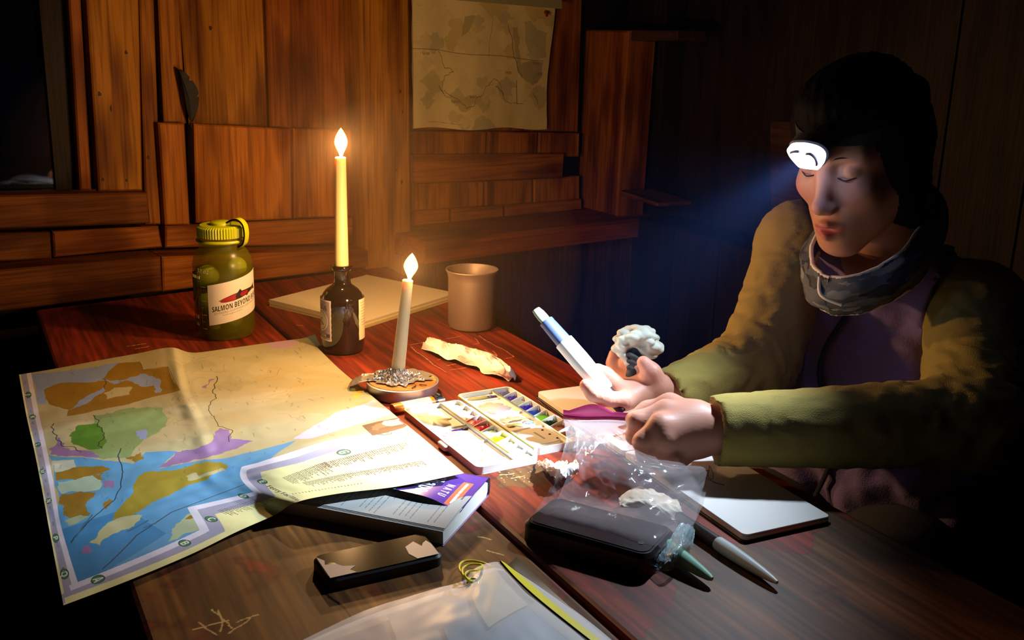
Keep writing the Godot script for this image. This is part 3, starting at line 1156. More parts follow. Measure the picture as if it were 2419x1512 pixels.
func candles() -> void:
	# the brown bottle
	var r := 0.0338
	var p := from_front(811, 843, r)
	var hn := rise(p, 628.0)
	var hs := rise(p, 672.0)
	var glass := paint(Color(0.075, 0.035, 0.02), 0.08)
	glass.clearcoat_enabled = true
	glass.clearcoat_roughness = 0.03
	var t := thing("bottle", "dark brown apothecary bottle holding the taller lit candle", "bottle", frame_at(p, p + Vector3(1, 0, 0.12)))
	var prof := [Vector2(0.0001, 0.002), Vector2(r - 0.008, 0.0), Vector2(r - 0.002, 0.003), Vector2(r, 0.009), Vector2(r, hs - 0.028), Vector2(r - 0.001, hs - 0.021), Vector2(r - 0.0040, hs - 0.0135), Vector2(r - 0.0085, hs - 0.0075), Vector2(r - 0.0140, hs - 0.0032), Vector2(0.0160, hs - 0.0005), Vector2(0.0140, hs + 0.002), Vector2(0.0133, hs + 0.006), Vector2(0.0130, hn - 0.008), Vector2(0.0138, hn - 0.006), Vector2(0.0163, hn - 0.004), Vector2(0.0166, hn), Vector2(0.0155, hn + 0.002), Vector2(0.0115, hn + 0.002), Vector2(0.0115, hn - 0.02), Vector2(0.0001, hn - 0.02)]
	mesh_node("glass", lathe(prof, 56), glass, t)
	var y0 := rise(p + Vector3(0, 0, r), 809.0)
	var y1 := rise(p + Vector3(0, 0, r), 713.0)
	# front label with a printed emblem, and the plain back label
	var im := Image.create(420, 520, false, Image.FORMAT_RGB8)
	im.fill(Color(0.86, 0.82, 0.84))
	im.fill_rect(Rect2i(16, 16, 388, 488), Color(0.60, 0.56, 0.62))
	for k in 60:
		var q := Vector2(rng.randf_range(20, 400), rng.randf_range(20, 500))
		stroke(im, ragged([q, q + Vector2(rng.randf_range(-40, 40), rng.randf_range(-30, 30))], 0.4, 3, false), 3, Color(0.74, 0.70, 0.74))
	for s in [[110.0, Color(0.88, 0.86, 0.87)], [98.0, Color(0.55, 0.52, 0.57)], [88.0, Color(0.84, 0.81, 0.83)]]:
		var o := []
		for i in 40:
			o.append(Vector2(270, 270) + Vector2(cos(TAU * i / 40), sin(TAU * i / 40) * 1.25) * s[0])
		fill(im, o, s[1])
	write(im, "K", Vector2(270, 290), 90, -0.3, Color(0.35, 0.4, 0.42), "Droid Serif", true)
	write(im, "SKIA", Vector2(270, 92), 62, 0.12, Color(0.25, 0.22, 0.25), "Droid Serif", true)
	im.fill_rect(Rect2i(16, 430, 388, 46), Color(0.3, 0.27, 0.3))
	write(im, "DRY GIN", Vector2(260, 454), 34, 0.0, Color(0.9, 0.87, 0.88), "Droid Sans", true)
	var put := func(a0: float, a1: float) -> Callable:
		return func(u: float, v: float) -> Vector3:
			var tooth := 0.0005 * float(int(v * 48) % 2) * (1.0 if u > 0.5 else -1.0) * (1.0 if u < 0.02 or u > 0.98 else 0.0)
			var a := lerpf(a0, a1, u) + tooth / r
			return Vector3(cos(a) * (r + 0.0005), lerpf(y1, y0, v), -sin(a) * (r + 0.0005))
	mesh_node("front_label", sheet(24, 48, put.call(-3.8, -1.82), 0.0003, Vector3(-1, 0, 0)), printed(im, 0.6), t)
	var back := paint(Color(0.90, 0.84, 0.70), 0.6)
	mesh_node("back_label", sheet(24, 12, put.call(-0.46, 1.2), 0.0003, Vector3(1, 0, 0)), back, t)
	var small := Build.new()
	for i in 9:
		bar(small, r + 0.0003, -0.38 + 0.05 * (i % 3), y1 - 0.006 - i * 0.0045, 0.1, y1 - 0.0052 - i * 0.0045)
	mesh_node("label_print", small.done(), paint(Color(0.62, 0.5, 0.45), 0.7), t)
	# the tall candle
	var wax := paint(Color(0.90, 0.84, 0.60), 0.38)
	wax.subsurf_scatter_enabled = true
	wax.subsurf_scatter_strength = 0.12
	var wick := paint(Color(0.05, 0.04, 0.03), 0.9)
	var base := p + Vector3(0, hn - 0.012, 0)
	var ch := rise(base, 371.0)
	var c := thing("candle", "tall cream candle burning in the neck of the brown bottle", "candle", Transform3D(Basis(Vector3.BACK, -0.006), base))
	mesh_node("wax", candle_mesh(ch, 0.0108, 0.0082), wax, c)
	mesh_node("wick", tube(curve([Vector3(0, ch - 0.004, 0), Vector3(0.0008, ch + 0.003, 0), Vector3(0.002, ch + 0.007, 0)], 4), 0.0008, 6), wick, c)
	flame(c, Vector3(0.001, ch + 0.0015, 0), 0.042, 0.0098, CANDLE)
	# the tin with its wooden lid
	var rt := 0.0495
	var q := from_front(951, 957, rt)
	var hh := 0.0185
	var tin := thing("candle_tin", "shallow round metal tin with a pale wooden top under crumpled foil", "tin", Transform3D(Basis(), q))
	var alu := paint(Color(0.74, 0.75, 0.77), 0.34, 0.7)
	mesh_node("metal_rim", lathe([Vector2(0.0001, 0.001), Vector2(rt - 0.004, 0.0), Vector2(rt - 0.001, 0.002), Vector2(rt, 0.006), Vector2(rt + 0.0006, hh - 0.003), Vector2(rt + 0.001, hh), Vector2(rt - 0.001, hh + 0.0005), Vector2(rt - 0.002, hh - 0.002)], 64), alu, tin)
	var lid := wood(Color(0.84, 0.62, 0.36), 0, Vector3(0.2, 0.4, 0.1), 0.5)
	mesh_node("wooden_top", lathe([Vector2(rt - 0.002, hh - 0.004), Vector2(rt - 0.002, hh), Vector2(rt - 0.003, hh + 0.001), Vector2(0.0001, hh + 0.0012)], 64), lid, tin)
	# foil
	var foil := paint(Color(0.95, 0.94, 0.92), 0.24, 0.85)
	var fo := thing("foil", "crumpled silver foil packed round the shorter candle", "foil", Transform3D(Basis(), q + Vector3(0, hh + 0.0012, 0)))
	var cx := Vector3(-0.008, 0, -0.003)
	var rough := FastNoiseLite.new()
	rough.seed = 8
	rough.frequency = 1.0
	rough.noise_type = FastNoiseLite.TYPE_CELLULAR
	rough.cellular_return_type = FastNoiseLite.RETURN_DISTANCE2_SUB
	var b := Build.new()
	var nr := 30
	var na := 110
	var at := func(i: int, k: int) -> Vector3:
		var a := TAU * (k % na) / na
		var s := float(i) / nr
		var reach := 0.042 + 0.012 * noise.get_noise_2d(cos(a) * 1.6 + 5, sin(a) * 1.6)
		if absf(angle_difference(a, PI * 1.0)) < 0.35:
			reach += 0.020       # a tongue of foil over the rim on the left
		if absf(angle_difference(a, PI * 1.58)) < 0.22:
			reach += 0.004
		if absf(angle_difference(a, 0.15)) < 0.3:
			reach += 0.008
		if a > PI * 1.15 and a < PI * 1.9:
			reach -= 0.010
		var d := lerpf(0.0092, reach, s)
		var v := Vector3(cos(a) * d, 0, -sin(a) * d) + cx
		var y := 0.017 * pow(1.0 - s, 1.6) + 0.001
		var out := Vector2(v.x, v.z).length()
		y += (0.005 + 0.016 * s * (1.0 - s) * 3.0) * (0.35 + 0.9 * rough.get_noise_2d(v.x * 105, v.z * 105)) + 0.004 * noise.get_noise_2d(v.x * 240, v.z * 240)
		y = maxf(y, 0.0010 + 0.001 * s)
		if out > rt + 0.007:
			y -= (out - rt - 0.007) * 0.5
		v += Vector3(noise.get_noise_2d(v.z * 200, 3.0 + s * 9), 0, noise.get_noise_2d(v.x * 200, 9.0 + s * 9)) * 0.004 * sin(PI * s)
		return Vector3(v.x, y, v.z)
	for i in nr:
		for k in na:
			b.quad(at.call(i, k), at.call(i + 1, k), at.call(i + 1, k + 1), at.call(i, k + 1))
	mesh_node("crumple", b.done(), foil, fo)
	# burnt match ends on the wooden top
	var mt := thing("wick_end", "curled black wick trimmings lying on the wooden tin top", "wick", Transform3D(Basis(), q + Vector3(0, hh + 0.0012, 0)))
	mesh_node("trimming", tube(curve([Vector3(0.017, 0.001, 0.038), Vector3(0.021, 0.0018, 0.032), Vector3(0.0205, 0.001, 0.025)], 5), 0.0007, 6), wick, mt)
	mesh_node("trimming", tube(curve([Vector3(0.026, 0.001, 0.022), Vector3(0.031, 0.002, 0.026), Vector3(0.036, 0.001, 0.024)], 5), 0.0006, 6), wick, mt)
	# the short candle, leaning
	var foot := q + cx + Vector3(0, hh + 0.002, 0)
	var top := dep(963.5, 661, (foot - EYE).dot(eye_ahead) - 0.02)
	var lean := top - foot
	var up := lean.normalized()
	var sidew := up.cross(Vector3.BACK).normalized()
	var bs := Basis(sidew, up, sidew.cross(up))
	var c2 := thing("candle", "shorter leaning cream candle burning above the foil-wrapped tin", "candle", Transform3D(bs, foot))
	var wax2 := wax.duplicate()
	wax2.albedo_color = Color(0.86, 0.84, 0.68)
	mesh_node("wax", candle_mesh(lean.length(), 0.0098, 0.0073), wax2, c2)
	var ch2 := lean.length()
	mesh_node("wick", tube(curve([Vector3(0, ch2 - 0.004, 0), Vector3(0.0008, ch2 + 0.003, 0), Vector3(0.003, ch2 + 0.007, 0)], 4), 0.0008, 6), wick, c2)
	flame(c2, Vector3(0.002, ch2 + 0.0015, 0), 0.036, 0.0098, CANDLE)


# ---------------------------------------------------------------- the big map and the book under it
func map_net() -> Array:   # column by column along its edges: x, y, lift
	var rows := []
	for l in [
		[45, 885, 4, 130, 871, 4, 230, 852, 5, 320, 836, 8, 402, 821, 15, 455, 833, 6, 540, 823, 4, 640, 809, 4, 727, 798, 3],
		[62, 980, 6, 150, 963, 6, 245, 948, 6, 335, 933, 6, 420, 920, 10, 480, 915, 6, 580, 902, 6, 700, 883, 6, 798, 868, 5],
		[80, 1060, 6, 170, 1041, 6, 270, 1022, 6, 365, 1004, 6, 450, 990, 7, 520, 979, 6, 620, 962, 6, 745, 942, 6, 866, 925, 7],
		[98, 1150, 6, 190, 1129, 6, 290, 1110, 6, 390, 1090, 6, 480, 1072, 7, 560, 1055, 8, 660, 1035, 12, 790, 1006, 18, 930, 978, 16],
		[118, 1260, 6, 210, 1232, 6, 310, 1203, 6, 410, 1174, 7, 500, 1146, 9, 580, 1122, 16, 680, 1092, 26, 830, 1052, 26, 1005, 1040, 26],
		[150, 1430, 5, 300, 1373, 5, 450, 1310, 6, 560, 1256, 8, 648, 1217, 11, 702, 1186, 25, 800, 1166, 27, 940, 1149, 28, 1096, 1118, 27]]:
		var r := []
		for i in range(0, l.size(), 3):
			r.append(Vector3(l[i], l[i + 1], l[i + 2] * 0.001))
		rows.append(r)
	return rows


func big_map() -> void:
	book()
	var rows := map_net()
	var w := 1500
	var h := 1900
	var im := Image.create(w, h, false, Image.FORMAT_RGB8)
	var cache := {}
	var find := func(x: float, y: float) -> Vector2:   # where on the sheet that spot of the print lies
		var u := 0.5
		var v := 0.5
		for k in 14:
			var p := net(rows, u, v)
			var pu := net(rows, u + 0.01, v) - p
			var pv := net(rows, u, v + 0.01) - p
			var e := Vector2(x - p.x, y - p.y)
			var det := pu.x * pv.y - pu.y * pv.x
			var du := 0.01 * (e.x * pv.y - e.y * pv.x) / det
			var dv := 0.01 * (pu.x * e.y - pu.y * e.x) / det
			if k == 13:
				return Vector2((u + clampf(du, -0.4, 0.4)) * w, (v + clampf(dv, -0.4, 0.4)) * h)
			u = clampf(u + du * 0.8, 0.0, 0.985)
			v = clampf(v + dv * 0.8, 0.0, 0.985)
		return Vector2(u * w, v * h)
	var pts := func(l: Array, o: Vector2, s: float) -> Array:
		var q := []
		for i in range(0, l.size(), 2):
			q.append(find.call(o.x + l[i] / s, o.y + l[i + 1] / s))
		return q
	var A := Vector2(0, 780)
	var land := Color(0.69, 0.66, 0.50)
	var ochre := Color(0.56, 0.43, 0.09)
	var lav := Color(0.54, 0.61, 0.76)
	var sea := Color(0.33, 0.59, 0.76)
	var purple := Color(0.54, 0.43, 0.62)
	im.fill(land)
	for k in 30:   # faint tints of the terrain
		var p := Vector2(rng.randf_range(0.3, 1.0) * w, rng.randf_range(0, 0.6) * h)
		var r := rng.randf_range(60, 170)
		fill(im, ragged([p + Vector2(r, 0), p + Vector2(0, r), p - Vector2(r, 0), p - Vector2(0, r)], 0.25, 4), [Color(0.71, 0.68, 0.52), Color(0.66, 0.64, 0.48), Color(0.70, 0.65, 0.46)][k % 3])
	var poly := func(l: Array, c: Color, rag := 0.13) -> void:
		fill(im, ragged(pts.call(l, A, 2.2914), rag, 4), c)
	poly.call([170, 238, 640, 175, 780, 235, 330, 300, 235, 320, 250, 400, 205, 400], lav, 0.05)
	poly.call([235, 325, 330, 285, 520, 280, 560, 260, 640, 180, 755, 170, 775, 215, 910, 198, 975, 325, 700, 400, 590, 420, 430, 455, 360, 465, 370, 430, 265, 400, 245, 370], ochre, 0.06)
	poly.call([560, 340, 620, 310, 720, 310, 700, 350, 580, 375], land)
	poly.call([370, 435, 430, 380, 560, 310, 570, 325, 480, 390], lav)
	poly.call([510, 250, 760, 235, 870, 290, 872, 338, 840, 340, 830, 300, 700, 275, 540, 275], lav, 0.2)
	poly.call([505, 460, 700, 420, 880, 420, 910, 480, 900, 520, 780, 590, 690, 690, 560, 700, 480, 650, 520, 560], Color(0.50, 0.60, 0.37))
	poly.call([375, 570, 420, 515, 510, 505, 560, 560, 550, 640, 470, 645, 400, 620], Color(0.30, 0.50, 0.12))
	poly.call([735, 545, 790, 535, 795, 590, 760, 590], lav)
	poly.call([262, 676, 560, 705, 720, 725, 790, 660, 960, 655, 860, 750, 1240, 690, 1604, 596, 1604, 1000, 380, 1400], sea, 0.06)
	fill(im, pts.call([330, 1080, 700, 960, 900, 1100, 400, 1400], A, 2.2914), Color(0.20, 0.51, 0.72))
	poly.call([265, 640, 310, 580, 330, 600, 345, 630, 460, 650, 540, 690, 440, 680, 270, 672], purple, 0.2)
	poly.call([280, 705, 400, 700, 420, 745, 330, 765, 300, 770], Color(0.72, 0.74, 0.66))
	poly.call([305, 770, 480, 740, 560, 735, 600, 755, 500, 790, 310, 815], ochre, 0.18)
	poly.call([500, 790, 560, 770, 560, 810, 510, 815], ochre, 0.2)
	poly.call([312, 820, 500, 785, 555, 830, 540, 860, 330, 885], Color(0.62, 0.74, 0.66))
	poly.call([555, 820, 620, 815, 615, 855, 560, 850], purple)
	poly.call([330, 890, 520, 880, 470, 930, 490, 990, 430, 1030, 365, 1010, 345, 950], ochre, 0.2)
	poly.call([350, 1030, 440, 1000, 480, 1010, 370, 1060], Color(0.60, 0.66, 0.52))
	poly.call([610, 1025, 650, 960, 720, 850, 780, 770, 1060, 720, 1200, 715, 1230, 745, 1120, 810, 1000, 850, 940, 880, 830, 930, 760, 980, 720, 1000], Color(0.58, 0.52, 0.14), 0.14)
	poly.call([1005, 790, 1060, 770, 1075, 790, 1200, 745, 1220, 760, 1090, 800, 1020, 815], land)
	poly.call([480, 1150, 530, 1110, 610, 1030, 700, 1005, 770, 1000, 740, 1040, 620, 1100, 540, 1165], Color(0.70, 0.70, 0.52))
	poly.call([555, 945, 590, 908, 612, 930, 575, 968], ochre, 0.25)
	poly.call([680, 690, 765, 660, 775, 700, 735, 715], ochre, 0.25)
	poly.call([905, 1150, 930, 1080, 1060, 975, 1100, 1080], Color(0.66, 0.72, 0.58))
	poly.call([1000, 1025, 1050, 982, 1058, 1012], ochre)
	poly.call([860, 748, 950, 660, 1150, 600, 1190, 530, 1240, 540, 1250, 590, 1370, 600, 1250, 650, 1050, 700], purple, 0.16)
	poly.call([1095, 310, 1130, 270, 1165, 262, 1130, 320], purple, 0.25)
	poly.call([1450, 62, 1560, 45, 1604, 80, 1500, 103], Color(0.72, 0.60, 0.66), 0.25)
	poly.call([440, 1185, 470, 1160, 500, 1200, 450, 1215], purple)
	var B := Vector2(500, 780)
	fill(im, ragged(pts.call([560, 745, 640, 695, 860, 562, 1110, 480, 1250, 560, 860, 690, 700, 740], B, 2.9077), 0.06, 4), Color(0.80, 0.74, 0.86))
	fill(im, ragged(pts.call([960, 400, 1010, 390, 1040, 440, 1000, 470, 970, 450], B, 2.9077), 0.2, 3), Color(0.84, 0.70, 0.30))
	# lines: routes, rivers, borders
	var line := func(l: Array, wd: float, c: Color, rag := 0.1) -> void:
		stroke(im, ragged(pts.call(l, A, 2.2914), rag, 3, false), wd, c)
	var ink := Color(0.16, 0.16, 0.15)
	line.call([655, 640, 638, 680, 660, 740, 655, 850, 620, 920, 520, 1000, 385, 1150], 5.0, Color(0.10, 0.22, 0.30), 0.04)
	line.call([555, 1292, 740, 1110, 930, 985, 1360, 822], 3.0, ink, 0.005)
	line.call([1172, 250, 1150, 330, 1170, 370, 1130, 410, 1145, 460, 1180, 520, 1260, 545, 1240, 605], 4.0, ink, 0.12)
	line.call([505, 460, 525, 520, 560, 570, 552, 640], 4.0, ink, 0.2)
	line.call([290, 505, 310, 570, 330, 620, 440, 655], 4.0, ink, 0.2)
	line.call([560, 265, 565, 310], 3.0, ink, 0.2)
	line.call([755, 170, 775, 215, 910, 198, 975, 325, 690, 395], 2.5, Color(0.4, 0.35, 0.12), 0.01)
	line.call([245, 520, 500, 480, 900, 415, 1130, 330], 2.0, Color(0.5, 0.5, 0.42), 0.06)
	for k in 26:
		var p := Vector2(rng.randf_range(0.4, 0.97) * w, rng.randf_range(0.03, 0.55) * h)
		stroke(im, ragged([p, p + Vector2(rng.randf_range(-190, 190), rng.randf_range(-130, 130))], 0.25, 4, false), 1.8, Color(0.55, 0.5, 0.4))
	for k in 150:   # place names, too small to read
		var p := Vector2(rng.randf_range(0.08, 0.97) * w, rng.randf_range(0.02, 0.75) * h)
		var a := rng.randf_range(1.2, 1.9)
		var n := rng.randi_range(3, 8)
		for i in n:
			var q := p + Vector2.from_angle(a) * (i * 5.0)
			stroke(im, [q - Vector2.from_angle(a).orthogonal() * rng.randf_range(1, 4), q + Vector2.from_angle(a).orthogonal() * 2.5], 1.6, Color(0.34, 0.33, 0.3))
	for l in [[500, 1000, 410, 1120], [690, 1090, 800, 1030], [780, 1070, 840, 1045]]:
		line.call(l, 7.0, Color(0.22, 0.40, 0.50), 0.03)
	# the yellow margin with its stepped frame
	var margin := Color(0.88, 0.87, 0.62)
	var grey := Color(0.60, 0.61, 0.70)
	var white := Color(0.84, 0.84, 0.90)
	fill(im, pts.call([392, 1392, 1108, 1084, 1040, 966, 1398, 880, 1322, 742, 1604, 676, 2300, 560, 2600, 900, 1500, 1100, 330, 1560], A, 2.2914), margin)
	fill(im, pts.call([1322, 742, 1990, 560, 2130, 500, 2200, 560, 2000, 640, 1330, 790], A, 2.2914), white)
	fill(im, [Vector2(0, 0), Vector2(0.052 * w, 0), Vector2(0.047 * w, h), Vector2(0, h)], white)
	fill(im, [Vector2(0, 0), Vector2(0.036 * w, 0), Vector2(0.033 * w, h), Vector2(0, h)], grey)
	fill(im, [Vector2(0, 0), Vector2(0.010 * w, 0), Vector2(0.010 * w, h), Vector2(0, h)], margin)
	var frame := [392, 1392, 1108, 1084, 1040, 966, 1398, 880, 1322, 742, 1604, 670, 1980, 572]
	stroke(im, pts.call([300, 1480, 420, 1420, 1170, 1100, 1100, 985, 1445, 893, 1372, 762, 1604, 704, 1990, 606], A, 2.2914), 66.0, grey)
	stroke(im, pts.call(frame, A, 2.2914), 30.0, white)
	var edge := 0.972 * h
	fill(im, [Vector2(0.008 * w, edge), Vector2(0.5 * w, edge), Vector2(0.5 * w, h), Vector2(0.008 * w, h)], margin)
	# grid letters
	var disc := func(x: float, y: float, t: String) -> void:
		var c: Vector2 = find.call(x / 2.2914, 780 + y / 2.2914)
		var o := []
		var o2 := []
		for i in 28:
			o.append(c + Vector2(cos(TAU * i / 28) * 19, sin(TAU * i / 28) * 25))
			o2.append(c + Vector2(cos(TAU * i / 28) * 15, sin(TAU * i / 28) * 21))
		fill(im, o, Color(0.10, 0.30, 0.22))
		fill(im, o2, Color(0.22, 0.46, 0.36))
		write(im, t, c, 27, PI / 2, Color(0.85, 0.9, 0.82), "Droid Sans", true)
	var names := ["J", "K", "L", "M", "N", "P", "Q"]
	var at := [152, 350, 175, 470, 203, 620, 228, 765, 262, 925, 300, 1125, 347, 1320]
	for i in 7:
		disc.call(at[i * 2], at[i * 2 + 1], names[i])
	disc.call(530, 1350, "A")
	disc.call(1000, 1153, "B")
	disc.call(1143, 1023, "C")
	disc.call(1318, 898, "D")
	disc.call(1420, 820, "E")
	disc.call(2080, 560, "F")
	disc.call(1860, 660, "G")
	for k in 14:
		var y := 0.05 + 0.065 * k
		for i in 5:
			stroke(im, [Vector2(0.02 * w, y * h + i * 6), Vector2(0.027 * w, y * h + i * 6)], 2.5, Color(0.36, 0.37, 0.42))
	# index columns in the margin: rows of tiny words running away from the edge
	var columns := func(x0: float, y0: float, x1: float, y1: float, n: int, long: float) -> void:
		for i in n:
			var k := float(i) / n
			var p: Vector2 = find.call(lerpf(x0, x1, k), lerpf(y0, y1, k))
			var len := long * rng.randf_range(0.45, 1.0)
			var s := 0.0
			while s < len:
				var e := rng.randf_range(6, 20)
				stroke(im, [p + Vector2(0, s), p + Vector2(0, minf(len, s + e))], 3.2, Color(0.33, 0.31, 0.28))
				s += e + 4
	columns.call(515, 1206, 625, 1172, 22, 70.0)
	columns.call(668, 1128, 770, 1090, 26, 90.0)
	columns.call(745, 1098, 960, 1044, 44, 60.0)
	columns.call(715, 1140, 800, 1122, 22, 55.0)
	columns.call(800, 1122, 1000, 1088, 44, 45.0)
	columns.call(690, 1166, 860, 1140, 22, 14.0)
	write(im, "Ferry Facilities", find.call(675, 1168), 22, PI / 2, Color(0.2, 0.2, 0.18), "Droid Sans", true)
	# the small brown photograph in the corner
	var shot: Array = pts.call([1030, 655, 1150, 625, 1290, 600, 1345, 655, 1105, 725], B, 2.9077)
	fill(im, shot, Color(0.36, 0.22, 0.12))
	fill(im, ragged(pts.call([1120, 650, 1180, 632, 1220, 650, 1150, 690], B, 2.9077), 0.2, 3), Color(0.52, 0.36, 0.22))
	fill(im, ragged(pts.call([1180, 625, 1290, 602, 1320, 640, 1230, 660], B, 2.9077), 0.15, 3), Color(0.72, 0.60, 0.55))
	var fn := func(u: float, v: float) -> Vector3:
		var p := net(rows, u, v)
		var tri := absf(fmod(v * 5.0 + 0.5, 1.0) - 0.5) * 2.0       # accordion folds
		var lift := p.z + (0.0075 * tri if v < 0.82 else 0.0) * (1.0 - 0.5 * u)
		lift += 0.0035 * maxf(0.0, 1.0 - absf(u - 0.515) * 26.0) * (1.0 - v)      # the cross fold
		lift += 0.0012 * noise.get_noise_2d(u * 5, v * 5)
		return tab(p.x, p.y, lift)
	var t := thing("road_map", "large unfolded coastal map with blue sea and yellow margin spread over the table edge", "map")
	mesh_node("sheet", sheet(110, 100, fn, 0.0004, Vector3.UP, M.paper), printed(im, 0.62), t)
	var flap := func(u: float, v: float) -> Vector3:
		var p := Vector2(690, 806).lerp(Vector2(744, 790), u).lerp(Vector2(700, 840).lerp(Vector2(758, 818), u), v)
		return tab(p.x, p.y, 0.0015)
	mesh_node("folded_corner", sheet(8, 8, flap, 0.0004, Vector3.UP), paint(Color(0.36, 0.46, 0.46), 0.7), t)


func book() -> void:
	var c := tab(1046, 1290)
	var f := frame_at(c, tab(1152, 1172))                 # x from the open edge to the spine, z along the head towards the viewer
	var inv := f.affine_inverse()
	var wide: float = (inv * tab(1152, 1172)).x
	var foot: Vector3 = inv * tab(690, 1192)
	var long := -foot.z                                   # along -z
	var t := thing("paperback", "thick paperback with a curling purple cover, half under the map", "book", f)
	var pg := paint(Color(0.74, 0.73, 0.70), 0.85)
	# page block: low at the open edge, thick at the spine
	var prof := [Vector2(0.001, 0.0012), Vector2(0.0, 0.0155), Vector2(0.022, 0.0168), Vector2(0.055, 0.0178), Vector2(0.085, 0.0186), Vector2(wide - 0.006, 0.0190), Vector2(wide - 0.001, 0.016), Vector2(wide - 0.001, 0.006), Vector2(wide - 0.005, 0.0012)]
	var b := Build.new()
	var n := prof.size()
	for i in n:
		var p: Vector2 = prof[i]
		var q: Vector2 = prof[(i + 1) % n]
		b.quad(Vector3(p.x, p.y, 0), Vector3(q.x, q.y, 0), Vector3(q.x, q.y, -long), Vector3(p.x, p.y, -long))
	for i in range(1, n - 1):
		b.tri(Vector3(prof[0].x, prof[0].y, 0), Vector3(prof[i + 1].x, prof[i + 1].y, 0), Vector3(prof[i].x, prof[i].y, 0))
		b.tri(Vector3(prof[0].x, prof[0].y, -long), Vector3(prof[i].x, prof[i].y, -long), Vector3(prof[i + 1].x, prof[i + 1].y, -long))
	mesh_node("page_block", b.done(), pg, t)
	# loose leaves fanned over the block; the topmost carries print
	var im := Image.create(512, 360, false, Image.FORMAT_RGB8)
	im.fill(Color(0.62, 0.62, 0.60))  # greyer than the block: shade from grazing light put into the page colour
	for k in 26:
		var x := 20 + k * 18
		if k % 6 == 5:
			continue
		var y := 60.0
		while y < 330 - (90 if k % 6 == 4 else 0):
			var e := rng.randf_range(8, 26)
			stroke(im, [Vector2(x, y), Vector2(x, y + e)], 3.0, Color(0.42, 0.42, 0.42))
			y += e + 5
	stroke(im, [Vector2(492, 80), Vector2(492, 112)], 6.0, Color(0.35, 0.35, 0.35))
	stroke(im, [Vector2(492, 118), Vector2(492, 160)], 6.0, Color(0.35, 0.35, 0.35))
	for k in 3:
		var leaf := func(u: float, v: float) -> Vector3:
			var x := lerpf(wide - 0.012, 0.0015 + 0.0012 * k, v)
			var y := lerpf(0.0192, 0.0160, v) + 0.0006 * k + 0.0028 * sin(PI * v) * (0.4 + 0.15 * k)
			return Vector3(x, y, -lerpf(long - 0.001, -0.0005 + 0.0004 * (k % 2), u))
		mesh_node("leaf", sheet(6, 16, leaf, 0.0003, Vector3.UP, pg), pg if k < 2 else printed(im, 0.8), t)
	# covers: back board, spine and the curling front
	var im2 := Image.create(720, 420, false, Image.FORMAT_RGB8)
	im2.fill(Color(0.34, 0.20, 0.52))
	im2.fill_rect(Rect2i(0, 0, 430, 420), Color(0.10, 0.30, 0.62))
	for k in 30:
		var p := Vector2(rng.randf_range(0, 420), rng.randf_range(0, 420))
		fill(im2, ragged([p, p + Vector2(60, 20), p + Vector2(30, 60)], 0.3, 3), [Color(0.16, 0.40, 0.24), Color(0.30, 0.50, 0.78), Color(0.08, 0.16, 0.36), Color(0.55, 0.62, 0.60)][k % 4])
	fill(im2, ragged([Vector2(410, 0), Vector2(560, 0), Vector2(575, 230), Vector2(540, 300), Vector2(420, 420)], 0.08, 3), Color(0.13, 0.11, 0.26))
	for k in 12:
		stroke(im2, [Vector2(440 + k * 9, 20), Vector2(420 + k * 9, 200)], 2.0, Color(0.22, 0.2, 0.3))
	im2.fill_rect(Rect2i(640, 120, 46, 290), Color(0.80, 0.42, 0.28))
	for q in [[140, 215], [228, 262], [276, 380]]:
		stroke(im2, [Vector2(663, q[0]), Vector2(663, q[1])], 12.0, Color(0.93, 0.85, 0.8))
	write(im2, "N A T U", Vector2(606, 270), 34, PI / 2, Color(0.92, 0.88, 0.90), "Droid Sans", true)
	write(im2, "Shape", Vector2(525, 240), 74, PI / 2, Color(0.92, 0.92, 0.95), "Droid Serif", true, 0.8)
	var white := paint(Color(0.82, 0.81, 0.79), 0.6)
	var cover := func(u: float, v: float) -> Vector3:
		var z := -lerpf(long, -0.001, u)
		var reach := 0.066 + 0.014 * u                # how far the cover lies over the block
		var x := lerpf(wide + 0.001, wide - reach, v)
		var curl := 0.0045 * pow(v, 2.0) * (1.0 - smoothstep(0.72, 1.0, u) * 0.95)
		var sag := -0.004 * smoothstep(0.80, 1.0, u) * v * v
		return Vector3(x, 0.0215 + 0.001 * sin(PI * v) + curl + sag, z)
	mesh_node("cover", sheet(40, 20, cover, 0.0006, Vector3.UP, white), printed(im2, 0.3), t)
	var spine := paint(Color(0.40, 0.27, 0.42), 0.4)
	var wrap := func(u: float, v: float) -> Vector3:
		var z := -lerpf(long, -0.001, u)
		var a := lerpf(PI / 2, -PI / 2, v)
		return Vector3(wide + 0.0005 + 0.004 * cos(a), 0.0112 + 0.0106 * sin(a), z)
	mesh_node("spine", sheet(4, 14, wrap, 0.0005, Vector3(1, 0, 0)), spine, t)
	mesh_node("back_cover", box(Vector3(-0.001, 0.0, -long), Vector3(wide, 0.001, 0.001), 0.0003), spine, t)


# ---------------------------------------------------------------- painting gear in the middle
func paints() -> void:
	palette()
	lighter()
	sketchbook()
	tissue()


